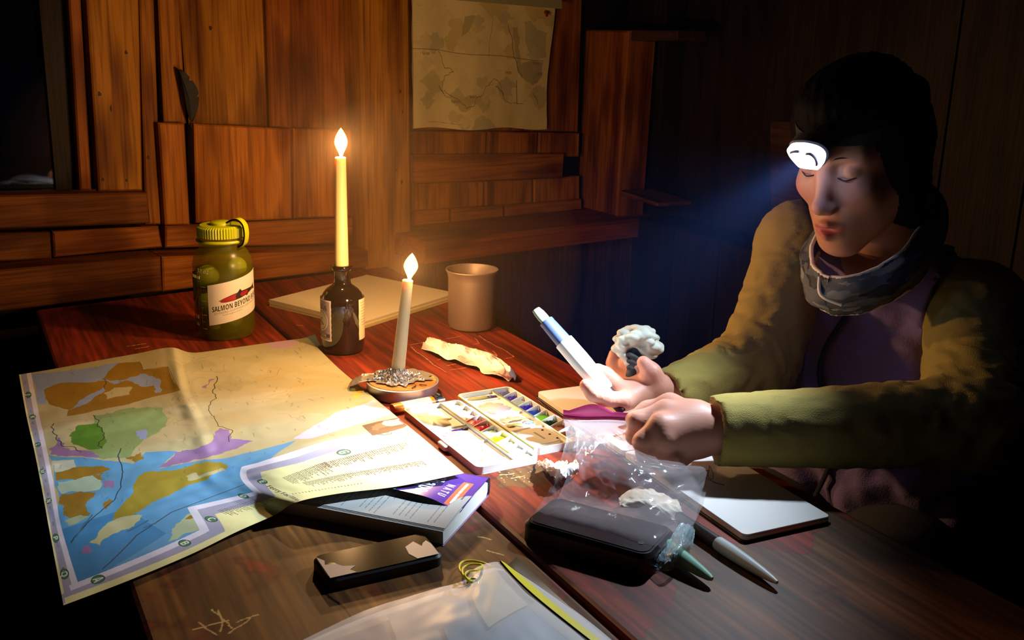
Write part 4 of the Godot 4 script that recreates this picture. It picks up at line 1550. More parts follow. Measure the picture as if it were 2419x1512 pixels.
func palette() -> void:
	var pale := paint(Color(0.93, 0.93, 0.90), 0.3)
	var t := thing("paint_palette", "open white folding watercolour palette with smeared wells of paint", "palette")
	var wide := 0.083
	var long := 0.215
	var a := tab(951, 981)
	var fl := frame_at(a, tab(1080, 956))
	# make the long side follow the photograph's
	var z := tab(1131, 1126) - a
	fl = Transform3D(Basis(Vector3.UP.cross(z.normalized()), Vector3.UP, z.normalized()), a)
	var fr := fl * Transform3D(Basis(), Vector3(wide + 0.006, 0, -0.020))
	var halves := [fl, fr]
	var colours := [
		[Color(0.78, 0.80, 0.74), Color(0.66, 0.70, 0.64), Color(0.86, 0.74, 0.74), Color(0.80, 0.35, 0.48), Color(0.70, 0.04, 0.28), Color(0.72, 0.88, 0.80), Color(0.88, 0.86, 0.02), Color(0.94, 0.90, 0.62), Color(0.92, 0.92, 0.90), Color(0.90, 0.90, 0.88)],
		[Color(0.30, 0.32, 0.48), Color(0.20, 0.16, 0.52), Color(0.55, 0.62, 0.60), Color(0.10, 0.06, 0.55), Color(0.06, 0.20, 0.52), Color(0.34, 0.56, 0.10), Color(0.06, 0.20, 0.16), Color(0.40, 0.20, 0.10), Color(0.46, 0.28, 0.16), Color(0.86, 0.86, 0.84)]]
	var hues := [["pale grey", "grey", "pale pink", "pink", "magenta", "mint green", "bright yellow", "pale yellow", "white", "off-white"], ["slate blue", "indigo", "grey-green", "deep ultramarine", "blue", "grass green", "dark green", "red-brown", "brown", "chalk white"]]
	for s in 2:
		var f: Transform3D = halves[s]
		var half := mesh_node("tray", plate(rounded(wide, long, 0.008), 0.0, 0.0035, 0.0012), pale, t, f)
		# raised rim
		var rim := Build.new()
		var o := rounded(wide, long, 0.008)
		var inner := rounded(wide - 0.005, long - 0.005, 0.006)
		var n := o.size()
		for i in n:
			var j := (i + 1) % n
			var p0: Vector2 = o[i]
			var p1: Vector2 = o[j]
			var q0: Vector2 = inner[i] + Vector2(0.0025, 0.0025)
			var q1: Vector2 = inner[j] + Vector2(0.0025, 0.0025)
			var v := func(p: Vector2, y: float) -> Vector3: return Vector3(p.x, y, p.y)
			rim.smooth(1)
			rim.quad(v.call(p0, 0.002), v.call(p1, 0.002), v.call(p1, 0.0095), v.call(p0, 0.0095))
			rim.quad(v.call(q1, 0.003), v.call(q0, 0.003), v.call(q0, 0.0095), v.call(q1, 0.0095))
			rim.smooth(2)
			rim.quad(v.call(p0, 0.0095), v.call(p1, 0.0095), v.call(q1, 0.0095), v.call(q0, 0.0095))
		mesh_node("rim", rim.done(), pale, half)
		# long divider, cross ridges of the mixing areas, slanted walls between the wells
		var dx := wide * 0.665
		mesh_node("divider", box(Vector3(dx - 0.001, 0.003, 0.003), Vector3(dx + 0.001, 0.0085, long - 0.003), 0.0006), pale, half)
		var cuts := [0.36, 0.63] if s == 0 else [0.12, 0.40, 0.66]
		for c in cuts:
			var ridge := tube([Vector3(0.003, 0.0035, c * long), Vector3(dx, 0.0035, c * long)], 0.0022, 8)
			mesh_node("ridge", ridge, pale, half)
		var wells := 10
		for i in wells:
			var z0 := 0.004 + (long - 0.008) * i / wells
			var z1 := 0.004 + (long - 0.008) * (i + 1) / wells
			if i > 0:
				var fin := Build.new()   # a fin that is high at the outer wall and falls towards the mixing area
				add_slab(fin, [Vector3(wide - 0.003, 0.003, z0 + 0.0005), Vector3(wide - 0.003, 0.0105, z0 + 0.0005), Vector3(wide - 0.012, 0.0085, z0 + 0.0005), Vector3(dx + 0.001, 0.0035, z0 + 0.0005)], Vector3(0, 0, -0.001), 0.0002)
				mesh_node("well_wall", fin.done(), pale, half)
			var m := paint(colours[s][i], 0.35)
			var k := i + s * 20
			var lump := func(u: float, v: float) -> Vector3:
				var e := sin(PI * u) * sin(PI * v)
				return Vector3(lerpf(dx + 0.0016, wide - 0.0032, u), 0.0037 + 0.0042 * pow(e, 0.6) * (0.5 + 0.9 * absf(noise.get_noise_3d(u * 2.5, v * 2.0, k))), lerpf(z0 + 0.0009, z1 - 0.0006, v))
			var dab := mesh_node("paint", sheet(14, 12, lump, 0.0, Vector3.UP), m, half)
			dab.set_meta("label", hues[s][i] + " paint in a palette well")
	# dried washes in the mixing areas: thin uneven pools
	var wash := func(half: Transform3D, x: float, z2: float, rx: float, rz: float, c: Color, seed_at: float, h := 0.0038) -> void:
		var b := Build.new()
		b.smooth(1)
		var n := 36
		for i in n:
			var p := []
			for k in 2:
				var an := TAU * (i + k) / n
				var r := 1.0 + 0.45 * noise.get_noise_2d(cos(an) * 1.3 + seed_at, sin(an) * 1.3)
				p.append(Vector3(x + cos(an) * rx * r, h, z2 - sin(an) * rz * r))
			b.tri(Vector3(x, h + 0.0002, z2), p[0], p[1])
			b.quad(p[0] - Vector3(0, 0.0004, 0), p[1] - Vector3(0, 0.0004, 0), p[1], p[0])
		mesh_node("dried_wash", b.done(), paint(c, 0.5), t, half)
	wash.call(fl, 0.028, 0.105, 0.020, 0.018, Color(0.80, 0.74, 0.92), 1.0)
	wash.call(fl, 0.020, 0.118, 0.010, 0.012, Color(0.86, 0.82, 0.94), 3.0, 0.0040)
	wash.call(fl, 0.041, 0.087, 0.010, 0.0035, Color(0.14, 0.06, 0.50), 5.0, 0.0043)
	wash.call(fl, 0.048, 0.088, 0.004, 0.004, Color(0.12, 0.08, 0.20), 6.0, 0.0047)
	wash.call(fl, 0.040, 0.160, 0.006, 0.006, Color(0.95, 0.93, 0.70), 8.0)
	wash.call(fl, 0.022, 0.185, 0.003, 0.003, Color(0.94, 0.88, 0.45), 9.0)
	wash.call(fl, 0.026, 0.040, 0.021, 0.028, Color(0.93, 0.90, 0.80), 10.0, 0.0037)
	wash.call(fr, 0.028, 0.055, 0.022, 0.020, Color(0.82, 0.72, 0.68), 12.0)
	wash.call(fr, 0.028, 0.013, 0.020, 0.007, Color(0.56, 0.60, 0.40), 13.0)
	wash.call(fr, 0.040, 0.022, 0.014, 0.003, Color(0.30, 0.28, 0.20), 14.0, 0.0042)
	wash.call(fr, 0.048, 0.016, 0.007, 0.005, Color(0.18, 0.12, 0.44), 15.0, 0.0045)
	wash.call(fr, 0.030, 0.112, 0.021, 0.018, Color(0.76, 0.68, 0.54), 17.0)
	wash.call(fr, 0.030, 0.112, 0.010, 0.003, Color(0.42, 0.32, 0.18), 18.0, 0.0043)
	wash.call(fr, 0.022, 0.124, 0.011, 0.005, Color(0.58, 0.54, 0.24), 19.0, 0.0042)
	wash.call(fr, 0.044, 0.122, 0.007, 0.006, Color(0.55, 0.62, 0.74), 20.0, 0.0041)
	for q in [[fl, 0.002, 0.19, Color(0.52, 0.48, 0.10), 0.0014, 0.0545], [fr, 0.005, 0.21, Color(0.62, 0.62, 0.05), 0.0018, 0.0008], [fr, 0.004, 0.12, Color(0.36, 0.44, 0.36), 0.0013, 0.0545], [fl, 0.05, 0.13, Color(0.35, 0.30, 0.24), 0.0012, 0.0545]]:
		# grime along the ribs
		var path := []
		for i in 9:
			path.append(Vector3(q[5] + 0.0005 * noise.get_noise_1d(i * 3.0), 0.0086, lerpf(q[1], q[2], i / 8.0)))
		mesh_node("paint_smear", tube(path, q[4], 6, 0.5), paint(q[3], 0.5), t, q[0])
	# the brush-rest lid in the nearest compartment: a white tongue with a slot
	var lid := mesh_node("palette_tab", plate(rounded(0.044, 0.052, 0.016, 8), 0.0038, 0.0085, 0.001), pale, t, fr * Transform3D(Basis(), Vector3(0.005, 0, 0.152)))
	mesh_node("slot", plate(rounded(0.003, 0.024, 0.0012, 4), 0.0085, 0.0088, 0.0001), paint(Color(0.62, 0.62, 0.66), 0.5), lid, Transform3D(Basis(Vector3.UP, 0.05), Vector3(0.020, 0, 0.014)))
	for q in [[0.039, 0.012], [0.040, 0.028], [0.042, 0.043]]:
		mesh_node("speck", lathe([Vector2(0.0018, 0.0085), Vector2(0.0014, 0.0091), Vector2(0.0001, 0.0092)], 10), paint(Color(0.08, 0.09, 0.14), 0.4), lid, Transform3D(Basis(), Vector3(q[0] - 0.004, 0, q[1])))
	mesh_node("thumb_catch", plate(rounded(0.009, 0.022, 0.004), 0.002, 0.008, 0.001), pale, t, fl * Transform3D(Basis(), Vector3(-0.006, 0, 0.118)))
	mesh_node("hinge", tube([fl * Vector3(wide + 0.003, 0.006, 0.03), fl * Vector3(wide + 0.003, 0.006, 0.19)], 0.0022, 8), pale, t)


func lighter() -> void:
	var a := tab(927, 976)
	var f := frame_at(a, tab(1046, 953))
	var t := thing("lighter", "yellow-orange pocket lighter with a white label between tin and palette", "lighter", f)
	var body := paint(Color(0.90, 0.50, 0.06), 0.3)
	var l: float = (tab(1046, 953) - a).length()
	var ax := func(r: float, y: float) -> Vector3: return Vector3(y, r, 0)
	var bar_at := func(x0: float, x1: float, r: float, m: Material, called: String) -> void:
		mesh_node(called, tube([Vector3(x0, 0.0062, 0), Vector3(x0 + 0.001, 0.0062, 0), Vector3(x1 - 0.001, 0.0062, 0), Vector3(x1, 0.0062, 0)], [r - 0.001, r, r, r - 0.001], 24, 0.68), m, t)
	bar_at.call(0.0, l * 0.80, 0.0092, body, "body")
	bar_at.call(l * 0.16, l * 0.74, 0.00935, paint(Color(0.90, 0.76, 0.66), 0.5), "label")
	bar_at.call(l * 0.80, l * 0.86, 0.0085, paint(Color(0.25, 0.14, 0.10), 0.4), "collar")
	bar_at.call(l * 0.86, l, 0.0075, M.metal, "guard")
	mesh_node("spark_wheel", tube([Vector3(l * 0.92, 0.0115, -0.004), Vector3(l * 0.92, 0.0115, 0.004)], 0.0036, 16), M.black, t)
	mesh_node("thumb_lever", box(Vector3(l * 0.80, 0.010, -0.004), Vector3(l * 0.88, 0.0135, 0.004), 0.001), paint(Color(0.12, 0.08, 0.07), 0.4), t)


func sketchbook() -> void:
	var a := tab(1262, 938)
	var f := frame_at(a, tab(1757, 1287))       # x along the spread, z towards the viewer: away from the far edge
	var inv := f.affine_inverse()
	var long: float = (inv * tab(1757, 1287)).x
	var far: float = (inv * tab(1932, 1216)).z
	var t := thing("sketchbook", "open black-covered sketchbook with blank cream pages under the hands", "sketchbook", f)
	var cover := paint(Color(0.03, 0.03, 0.035), 0.5)
	var page := paint(Color(0.90, 0.87, 0.84), 0.8)
	var half := long / 2
	for s in 2:
		var o := Transform3D(Basis(), Vector3(half * s, 0, far))
		mesh_node("cover", plate(rounded(half - 0.0005, -far, 0.007), 0.0, 0.0022, 0.0006), cover, t, o)
		var layers := 3
		for k in layers:
			var y0 := 0.0023 + k * 0.0022
			mesh_node("page_block", plate(rounded(half - 0.004 + 0.0006 * (k % 2), -far - 0.005, 0.006), y0, y0 + 0.0021, 0.0003), page, t, o * Transform3D(Basis(), Vector3(0.001 if s == 1 else 0.003, 0, 0.0025)))
	# a few pencil strokes on the right-hand page
	var y := 0.0091
	for l in [[1640, 1150, 1668, 1128, 1676, 1100], [1676, 1100, 1684, 1118, 1684, 1132], [1664, 1128, 1690, 1140, 1712, 1146], [1672, 1122, 1676, 1130, 1682, 1132], [1655, 1120, 1668, 1112, 1676, 1112]]:
		var p := []
		for i in range(0, l.size(), 2):
			var q := inv * tab(l[i], l[i + 1], y)
			p.append(q)
		mesh_node("pencil_line", tube(curve(p, 5), 0.00035, 5), paint(Color(0.12, 0.12, 0.13), 0.6), t)
	# elastic band lying by the near corner and the dark slip under the far corner
	mesh_node("elastic", tube([inv * tab(1272, 946, 0.009), inv * tab(1284, 958, 0.007), inv * tab(1300, 972, 0.002)], 0.0013, 6), cover, t)


func tissue() -> void:
	var rows := []
	for l in [
		[1014, 796, 2, 1040, 803, 14, 1064, 812, 6, 1084, 814, 20, 1120, 824, 12, 1150, 832, 16, 1180, 848, 10, 1208, 870, 16, 1219, 888, 3],
		[1004, 808, 14, 1034, 816, 18, 1060, 822, 12, 1088, 826, 27, 1112, 838, 22, 1140, 846, 22, 1166, 860, 20, 1196, 874, 20, 1217, 894, 6],
		[995, 824, 1, 1030, 834, 10, 1056, 850, 3, 1078, 850, 10, 1102, 862, 6, 1130, 868, 8, 1140, 882, 2, 1176, 886, 8, 1201, 901, 1]]:
		var r := []
		for i in range(0, l.size(), 3):
			r.append(tab(l[i], l[i + 1], l[i + 2] * 0.001))
		rows.append(r)
	var fn := func(u: float, v: float) -> Vector3:
		var p := net(rows, u, v)
		p.y += 0.0065 * (noise.get_noise_2d(u * 9, v * 3.5) + 0.6 * absf(noise.get_noise_2d(u * 20, v * 6))) * sin(PI * clampf(v * 0.9 + 0.05, 0, 1))
		p.y = maxf(p.y, TABLE_Y + 0.0012)
		return p
	var t := thing("tissue", "twisted used paper tissue lying near the short candle and mug", "tissue")
	var m := paint(Color(0.95, 0.93, 0.91), 0.85)
	m.backlight_enabled = true
	m.backlight = Color(0.3, 0.28, 0.24)
	mesh_node("sheet", sheet(90, 30, fn, 0.0007, Vector3.UP), m, t)
	# the screwed-up scrap beside the bag
	var rows2 := []
	for l in [
		[1268, 1092, 2, 1290, 1086, 16, 1312, 1092, 8, 1340, 1094, 16, 1366, 1096, 6],
		[1278, 1104, 12, 1298, 1106, 20, 1320, 1108, 24, 1346, 1104, 24, 1368, 1106, 16],
		[1300, 1120, 3, 1312, 1126, 12, 1330, 1128, 20, 1346, 1122, 14, 1364, 1118, 3]]:
		var r := []
		for i in range(0, l.size(), 3):
			r.append(tab(l[i], l[i + 1], l[i + 2] * 0.001))
		rows2.append(r)
	var fn2 := func(u: float, v: float) -> Vector3:
		var p := net(rows2, u, v)
		p.y = maxf(p.y + 0.005 * noise.get_noise_2d(u * 6 + 9, v * 5), TABLE_Y + 0.0012)
		return p
	var t2 := thing("paper_scrap", "small screwed-up white paper scrap beside the near end of the palette", "paper scrap")
	mesh_node("sheet", sheet(40, 24, fn2, 0.0007, Vector3.UP), m, t2)


# ---------------------------------------------------------------- things at the front of the table
func things_in_front() -> void:
	phone()
	pouch()
	bagged_device()
	pens()


func phone() -> void:
	var a := tab(735, 1312, 0.012)
	var f := frame_at(Vector3(a.x, TABLE_Y, a.z), tab(990, 1258, 0.012))
	var inv := f.affine_inverse()
	var l: float = (inv * tab(1000, 1256, 0.012)).x
	var w: float = (inv * tab(754, 1376, 0.012)).z
	var t := thing("smartphone", "black smartphone lying screen up with a worn peeling screen film", "phone", f)
	mesh_node("case", plate(rounded(l, w, 0.009, 8), 0.0, 0.0112, 0.0022), M.black, t)
	var glass := paint(Color(0.02, 0.018, 0.018), 0.2)
	glass.metallic_specular = 0.1
	mesh_node("screen", plate(rounded(l - 0.004, w - 0.004, 0.0075, 8), 0.0112, 0.0119, 0.0003), glass, t, Transform3D(Basis(), Vector3(0.002, 0, 0.002)))
	mesh_node("home_button", lathe([Vector2(0.0052, 0.0119), Vector2(0.0046, 0.0122), Vector2(0.0001, 0.0121)], 20), M.black, t, Transform3D(Basis(), Vector3(0.011, 0, w * 0.5)))
	# what is left of the film at both ends, ragged where it has worn away
	var wornfilm := paint(Color(0.52, 0.52, 0.54), 0.5)
	for e in 2:
		var o := []
		var pts: Array
		if e == 0:
			pts = [Vector2(0.003, w - 0.003), Vector2(0.028, w - 0.003), Vector2(0.024, w - 0.010), Vector2(0.031, w - 0.015), Vector2(0.020, w - 0.019), Vector2(0.016, w * 0.5), Vector2(0.006, w * 0.45), Vector2(0.008, w * 0.30), Vector2(0.003, 0.006)]
		else:
			pts = [Vector2(l - 0.026, w - 0.003), Vector2(l - 0.004, w - 0.003), Vector2(l - 0.003, 0.026), Vector2(l - 0.005, 0.018), Vector2(l - 0.010, 0.022), Vector2(l - 0.013, 0.027), Vector2(l - 0.017, 0.015), Vector2(l - 0.028, 0.022), Vector2(l - 0.030, 0.036)]
		var fan := Build.new()
		var tri := Geometry2D.triangulate_polygon(PackedVector2Array(pts))
		for i in range(0, tri.size(), 3):
			var q := []
			for k in 3:
				q.append(Vector3(pts[tri[i + k]].x, 0.0122, pts[tri[i + k]].y))
			if (q[1] - q[0]).cross(q[2] - q[0]).y < 0:
				q.reverse()
			fan.tri(q[0], q[1], q[2])
		for i in pts.size():
			var p: Vector2 = pts[i - 1]
			var q: Vector2 = pts[i]
			fan.quad(Vector3(p.x, 0.0118, p.y), Vector3(q.x, 0.0118, q.y), Vector3(q.x, 0.0122, q.y), Vector3(p.x, 0.0122, p.y))
		mesh_node("screen_film", fan.done(), wornfilm, t)


func pouch() -> void:
	# a frosted clear pouch with a yellow slide, papers inside, a yellow cord through its eyelet
	var t := thing("document_pouch", "frosted clear document pouch with yellow slider strip and papers inside", "pouch")
	var rows := []
	for l in [
		[690, 1525, 6, 800, 1470, 9, 900, 1430, 10, 1000, 1398, 10, 1090, 1372, 8, 1118, 1344, 10, 1166, 1326, 12, 1192, 1334, 10],
		[700, 1570, 10, 830, 1530, 16, 930, 1490, 22, 1030, 1450, 24, 1110, 1425, 22, 1150, 1400, 20, 1200, 1380, 16, 1245, 1376, 11],
		[740, 1660, 12, 860, 1610, 20, 970, 1570, 26, 1070, 1530, 28, 1160, 1500, 26, 1215, 1470, 22, 1270, 1445, 17, 1310, 1432, 11],
		[800, 1830, 8, 930, 1770, 12, 1060, 1720, 14, 1180, 1670, 14, 1280, 1620, 13, 1350, 1590, 12, 1420, 1565, 11, 1460, 1550, 9]]:
		var r := []
		for i in range(0, l.size(), 3):
			r.append(tab(l[i], l[i + 1], l[i + 2] * 0.001))
		rows.append(r)
	var frosted := film(Color(0.95, 0.95, 0.94), 0.55, 0.42)
	frosted.metallic_specular = 0.45
	var top := func(u: float, v: float) -> Vector3:
		var p := net(rows, u, v)
		p.y += 0.004 * noise.get_noise_2d(u * 2.2, v * 1.6) * sin(PI * u)
		return Vector3(p.x, maxf(p.y, TABLE_Y + 0.005), p.z)
	mesh_node("front_sheet", sheet(60, 50, top, 0.0, Vector3.UP), frosted, t)
	var low := func(u: float, v: float) -> Vector3:
		var p := net(rows, u, v)
		var q := EYE + (p - EYE) * ((TABLE_Y + 0.001 - EYE.y) / (p.y - EYE.y))
		return Vector3(p.x * 0.6 + q.x * 0.4, TABLE_Y + 0.0008, p.z * 0.6 + q.z * 0.4)
	mesh_node("back_sheet", sheet(30, 30, low, 0.0, Vector3.UP), frosted, t)
	# papers: soft coloured sheets showing through
	var k := 0
	for q in [[0.10, 0.55, 0.12, 0.95, Color(0.86, 0.72, 0.66)], [0.30, 0.80, 0.08, 0.60, Color(0.78, 0.76, 0.74)], [0.45, 0.88, 0.35, 0.95, Color(0.52, 0.66, 0.78)], [0.62, 0.93, 0.10, 0.55, Color(0.84, 0.80, 0.66)]]:
		var inner := func(u: float, v: float) -> Vector3:
			var p: Vector3 = net(rows, lerpf(q[0], q[1], u), lerpf(q[2], q[3], v))
			return Vector3(p.x, maxf(TABLE_Y + 0.0016, lerpf(TABLE_Y, p.y, 0.35 + 0.1 * k)), p.z)
		mesh_node("paper", sheet(14, 14, inner, 0.0003, Vector3.UP), paint(q[4], 0.8), t)
		k += 1
	var yellow := paint(Color(0.90, 0.86, 0.02), 0.4)
	var strip := func(u: float, v: float) -> Vector3:
		var p := net(rows, lerpf(0.928, 0.998, u), v)
		p.y += 0.0022
		return p
	mesh_node("slider_strip", sheet(4, 40, strip, 0.002, Vector3.UP), yellow, t)
	# clear lip beyond the strip and the corner of a white sheet poking out
	var lip := func(u: float, v: float) -> Vector3:
		var a := net(rows, 1.0, v)
		var e := Vector2(1214, 1346).lerp(Vector2(1500, 1560), v) + Vector2(10, -4) * sin(PI * v)
		return a.lerp(tab(e.x, e.y, 0.004), u)
	mesh_node("lip", sheet(8, 30, lip, 0.0, Vector3.UP), frosted, t)
	var sheetrows := func(u: float, v: float) -> Vector3:
		var a := Vector2(1196, 1338).lerp(Vector2(1470, 1560), v)
		var b := Vector2(1219, 1316).lerp(Vector2(1480, 1548), v) + Vector2(6, 10) * sin(PI * v)
		var p := a.lerp(b, u)
		return tab(p.x, p.y, 0.003 + 0.009 * u * (1.0 - v) * (1.0 - v))
	mesh_node("white_sheet", sheet(8, 30, sheetrows, 0.0005, Vector3.UP), M.paper, t)
	mesh_node("eyelet", tube(ring_points(tab(1117, 1377, 0.011), 0.0046, Vector3(0.1, 1, 0.3).normalized(), 20), 0.0012, 8), M.metal, t)
	var loop := []
	for q in [[1117, 1376, 14], [1102, 1368, 16], [1092, 1352, 14], [1096, 1340, 8], [1116, 1333, 8], [1140, 1336, 9], [1128, 1346, 16], [1106, 1350, 18], [1098, 1360, 18], [1108, 1372, 16], [1120, 1374, 12]]:
		loop.append(tab(q[0], q[1], q[2] * 0.001))
	mesh_node("cord", tube(curve(loop, 6), 0.0011, 8), yellow, t)
	var loop2 := []
	for q in [[1116, 1374, 14], [1096, 1360, 12], [1085, 1342, 8], [1092, 1328, 5], [1116, 1325, 5], [1142, 1330, 6], [1160, 1338, 8]]:
		loop2.append(tab(q[0], q[1], q[2] * 0.001))
	mesh_node("cord", tube(curve(loop2, 6), 0.0011, 8), yellow, t)


func ring_points(c: Vector3, r: float, n: Vector3, steps: int) -> Array:
	var a := n.cross(Vector3.RIGHT).normalized()
	var b := n.cross(a)
	var o := []
	for i in steps + 1:
		o.append(c + a * (r * cos(TAU * i / steps)) + b * (r * sin(TAU * i / steps)))
	return o


func bagged_device() -> void:
	var a := tab(1309, 1166, 0.024)
	var f := frame_at(Vector3(a.x, TABLE_Y, a.z), tab(1603, 1243, 0.024))
	var inv := f.affine_inverse()
	var l: float = (inv * tab(1603, 1243, 0.024)).x
	var w: float = (inv * tab(1258, 1238, 0.024)).z
	var t := thing("handheld_device", "dark rounded handheld device lying inside the clear zip bag", "device", f)
	var shell := paint(Color(0.10, 0.06, 0.065), 0.3)
	mesh_node("casing", plate(rounded(l, w, 0.014, 8), 0.0012, 0.0225, 0.004), shell, t)
	mesh_node("face", plate(rounded(l - 0.012, w - 0.012, 0.010, 8), 0.0225, 0.0233, 0.0004), paint(Color(0.13, 0.065, 0.075), 0.3), t, Transform3D(Basis(), Vector3(0.006, 0, 0.006)))
	mesh_node("button", lathe([Vector2(0.0034, 0.0233), Vector2(0.003, 0.0238), Vector2(0.0001, 0.0238)], 16), M.black, t, Transform3D(Basis(), Vector3(l - 0.018, 0, w * 0.7)))
	mesh_node("lens", lathe([Vector2(0.005, 0.0233), Vector2(0.0045, 0.0241), Vector2(0.0034, 0.0242), Vector2(0.003, 0.0236), Vector2(0.0001, 0.0236)], 20), M.metal, t, Transform3D(Basis(), Vector3(l * 0.52, 0, 0.012)))
	# the bag
	var bag := thing("zip_bag", "clear plastic zip bag with a magenta seal drawn over the dark device", "plastic bag")
	var clear := film(Color(0.95, 0.92, 0.93), 0.12, 0.07)
	var h := func(l2: Array) -> Array:   # x, y, then lift (under 0.5) or depth
		var r := []
		for i in range(0, l2.size(), 3):
			r.append(tab(l2[i], l2[i + 1], l2[i + 2]) if l2[i + 2] < 0.5 else dep(l2[i], l2[i + 1], l2[i + 2]))
		return r
	var rows := [
		h.call([1330, 985, 1.24, 1370, 990, 1.237, 1410, 990, 1.233, 1450, 990, 1.228, 1500, 994, 1.218]),
		h.call([1336, 1040, 0.050, 1380, 1044, 0.054, 1430, 1046, 0.056, 1490, 1060, 0.052, 1560, 1090, 0.046]),
		h.call([1318, 1105, 0.046, 1375, 1112, 0.052, 1440, 1118, 0.054, 1530, 1116, 0.05, 1664, 1106, 0.036]),
		h.call([1290, 1170, 0.030, 1360, 1172, 0.029, 1440, 1188, 0.029, 1540, 1200, 0.030, 1656, 1170, 0.022]),
		h.call([1258, 1216, 0.020, 1330, 1222, 0.0255, 1430, 1246, 0.0255, 1550, 1276, 0.0255, 1640, 1236, 0.014]),
		h.call([1240, 1240, 0.003, 1290, 1268, 0.004, 1410, 1304, 0.004, 1540, 1342, 0.004, 1620, 1300, 0.004])]
	var fn := func(u: float, v: float) -> Vector3:
		var p := net(rows, u, v)
		var s := sin(PI * clampf(v, 0, 1))
		p += Vector3(0.2, 0.6, 0.8) * 0.006 * s * (noise.get_noise_2d(u * 4.0, v * 5.0) * (1.0 if v < 0.6 else 0.25)) + Vector3(0, 1, 0.4) * 0.0008 * absf(noise.get_noise_2d(u * 13.0 + v * 6, v * 12.0)) * s
		return p
	mesh_node("near_sheet", sheet(70, 70, fn, 0.0, Vector3(0, 0.5, 1)), clear, bag)
	var back := func(u: float, v: float) -> Vector3:
		var p := net(rows, u, v * 0.8)
		var s := sin(PI * clampf(v, 0, 1))
		p += Vector3(0.02, 0, -0.045) * s + Vector3(0.3, 0.4, 0.8) * 0.008 * s * noise.get_noise_2d(u * 5.0 + 20, v * 5.0)
		p.y = maxf(p.y - 0.02 * v, TABLE_Y + 0.0135)
		return p
	mesh_node("far_sheet", sheet(40, 40, back, 0.0, Vector3(0, 0.5, 1)), clear, bag)
	var seal := paint(Color(0.78, 0.24, 0.48), 0.35)
	for k in 3:
		var o: float = [-13.0, -3.0, 9.0][k]
		var fnz := func(u: float, v: float) -> Vector3:
			var p: Vector3 = along(rows[0], u)
			var lift := 0.010 * sin(PI * clampf((u - 0.1) * 1.6, 0, 1)) if k == 0 else 0.0
			return p + Vector3(0, 1, 0) * (-o * 0.00045 + lift * (1.0 - v) + (0.5 - v) * [0.007, 0.0042, 0.003][k]) + Vector3(0, 0, 0.0015 * sin(PI * v))
		mesh_node("seal_strip", sheet(30, 4, fnz, 0.0008, Vector3(0, 0.2, 1)), seal if k != 1 else paint(Color(0.58, 0.10, 0.32), 0.3), bag)
	# folded-over clear end of the bag
	var rows3 := [
		h.call([1606, 1238, 0.022, 1626, 1240, 0.020, 1642, 1252, 0.012]),
		h.call([1580, 1280, 0.018, 1612, 1282, 0.024, 1634, 1296, 0.010]),
		h.call([1556, 1316, 0.014, 1590, 1322, 0.018, 1608, 1316, 0.010]),
		h.call([1534, 1344, 0.004, 1566, 1352, 0.008, 1590, 1350, 0.003])]
	var fn3 := func(u: float, v: float) -> Vector3:
		var p := net(rows3, u, v)
		p.y += 0.004 * absf(noise.get_noise_2d(u * 5 + 3, v * 6))
		return p
	var milky := film(Color(0.66, 0.76, 0.78), 0.5, 0.3)
	mesh_node("bag_end", sheet(24, 30, fn3, 0.0, Vector3.UP), milky, bag)
	# a crumpled white wipe in the bag
	var rows4 := [
		h.call([1462, 1176, 0.012, 1500, 1150, 0.014, 1550, 1160, 0.013, 1600, 1182, 0.012]),
		h.call([1470, 1196, 0.014, 1510, 1180, 0.020, 1560, 1192, 0.017, 1612, 1206, 0.013]),
		h.call([1520, 1214, 0.006, 1556, 1216, 0.008, 1590, 1228, 0.008, 1620, 1222, 0.006])]
	var fn4 := func(u: float, v: float) -> Vector3:
		var p := net(rows4, u, v)
		p.y = minf(p.y + 0.003 * noise.get_noise_2d(u * 6, v * 5), TABLE_Y + 0.02)
		return p
	var wipe := thing("wipe", "crumpled off-white wipe inside the clear bag behind the dark device", "wipe")
	mesh_node("sheet", sheet(30, 20, fn4, 0.0007, Vector3.UP), paint(Color(0.88, 0.84, 0.76), 0.85), wipe)


func pens() -> void:
	var frost := paint(Color(0.70, 0.74, 0.74), 0.3)
	frost.subsurf_scatter_enabled = true
	frost.subsurf_scatter_strength = 0.25
	var green := paint(Color(0.56, 0.74, 0.64), 0.25)
	var barrel := paint(Color(0.07, 0.06, 0.06), 0.35)
	var a := tab(1600, 1220, 0.007)
	var b := tab(1836, 1376, 0.007)
	var d := (b - a).normalized()
	var l := (b - a).length()
	var t := thing("water_brush", "water brush with dark barrel and long frosted cap beside the sketchbook", "brush pen")
	mesh_node("barrel", tube([a, a + d * 0.004, a + d * l * 0.42, a + d * l * 0.45], [0.0055, 0.0066, 0.0068, 0.006], 20), barrel, t)
	mesh_node("cap", tube([a + d * l * 0.435, a + d * l * 0.445, a + d * l * 0.55, a + d * l * 0.72, a + d * l * 0.86, a + d * l * 0.96, a + d * l], [0.0066, 0.0072, 0.0074, 0.0066, 0.0050, 0.0032, 0.0018], 24), frost, t)
	var a2 := tab(1560, 1284, 0.012)
	var b2 := tab(1682, 1368, 0.008)
	var d2 := (b2 - a2).normalized()
	var l2 := (b2 - a2).length()
	var t2 := thing("water_brush", "water brush with pale green cap sticking out from under the dark device", "brush pen")
	mesh_node("cap", tube([a2, a2 + d2 * l2 * 0.3, a2 + d2 * l2 * 0.55, a2 + d2 * l2 * 0.8, a2 + d2 * l2 * 0.95, b2], [0.0085, 0.0085, 0.0074, 0.0054, 0.0036, 0.0020], 24), green, t2)


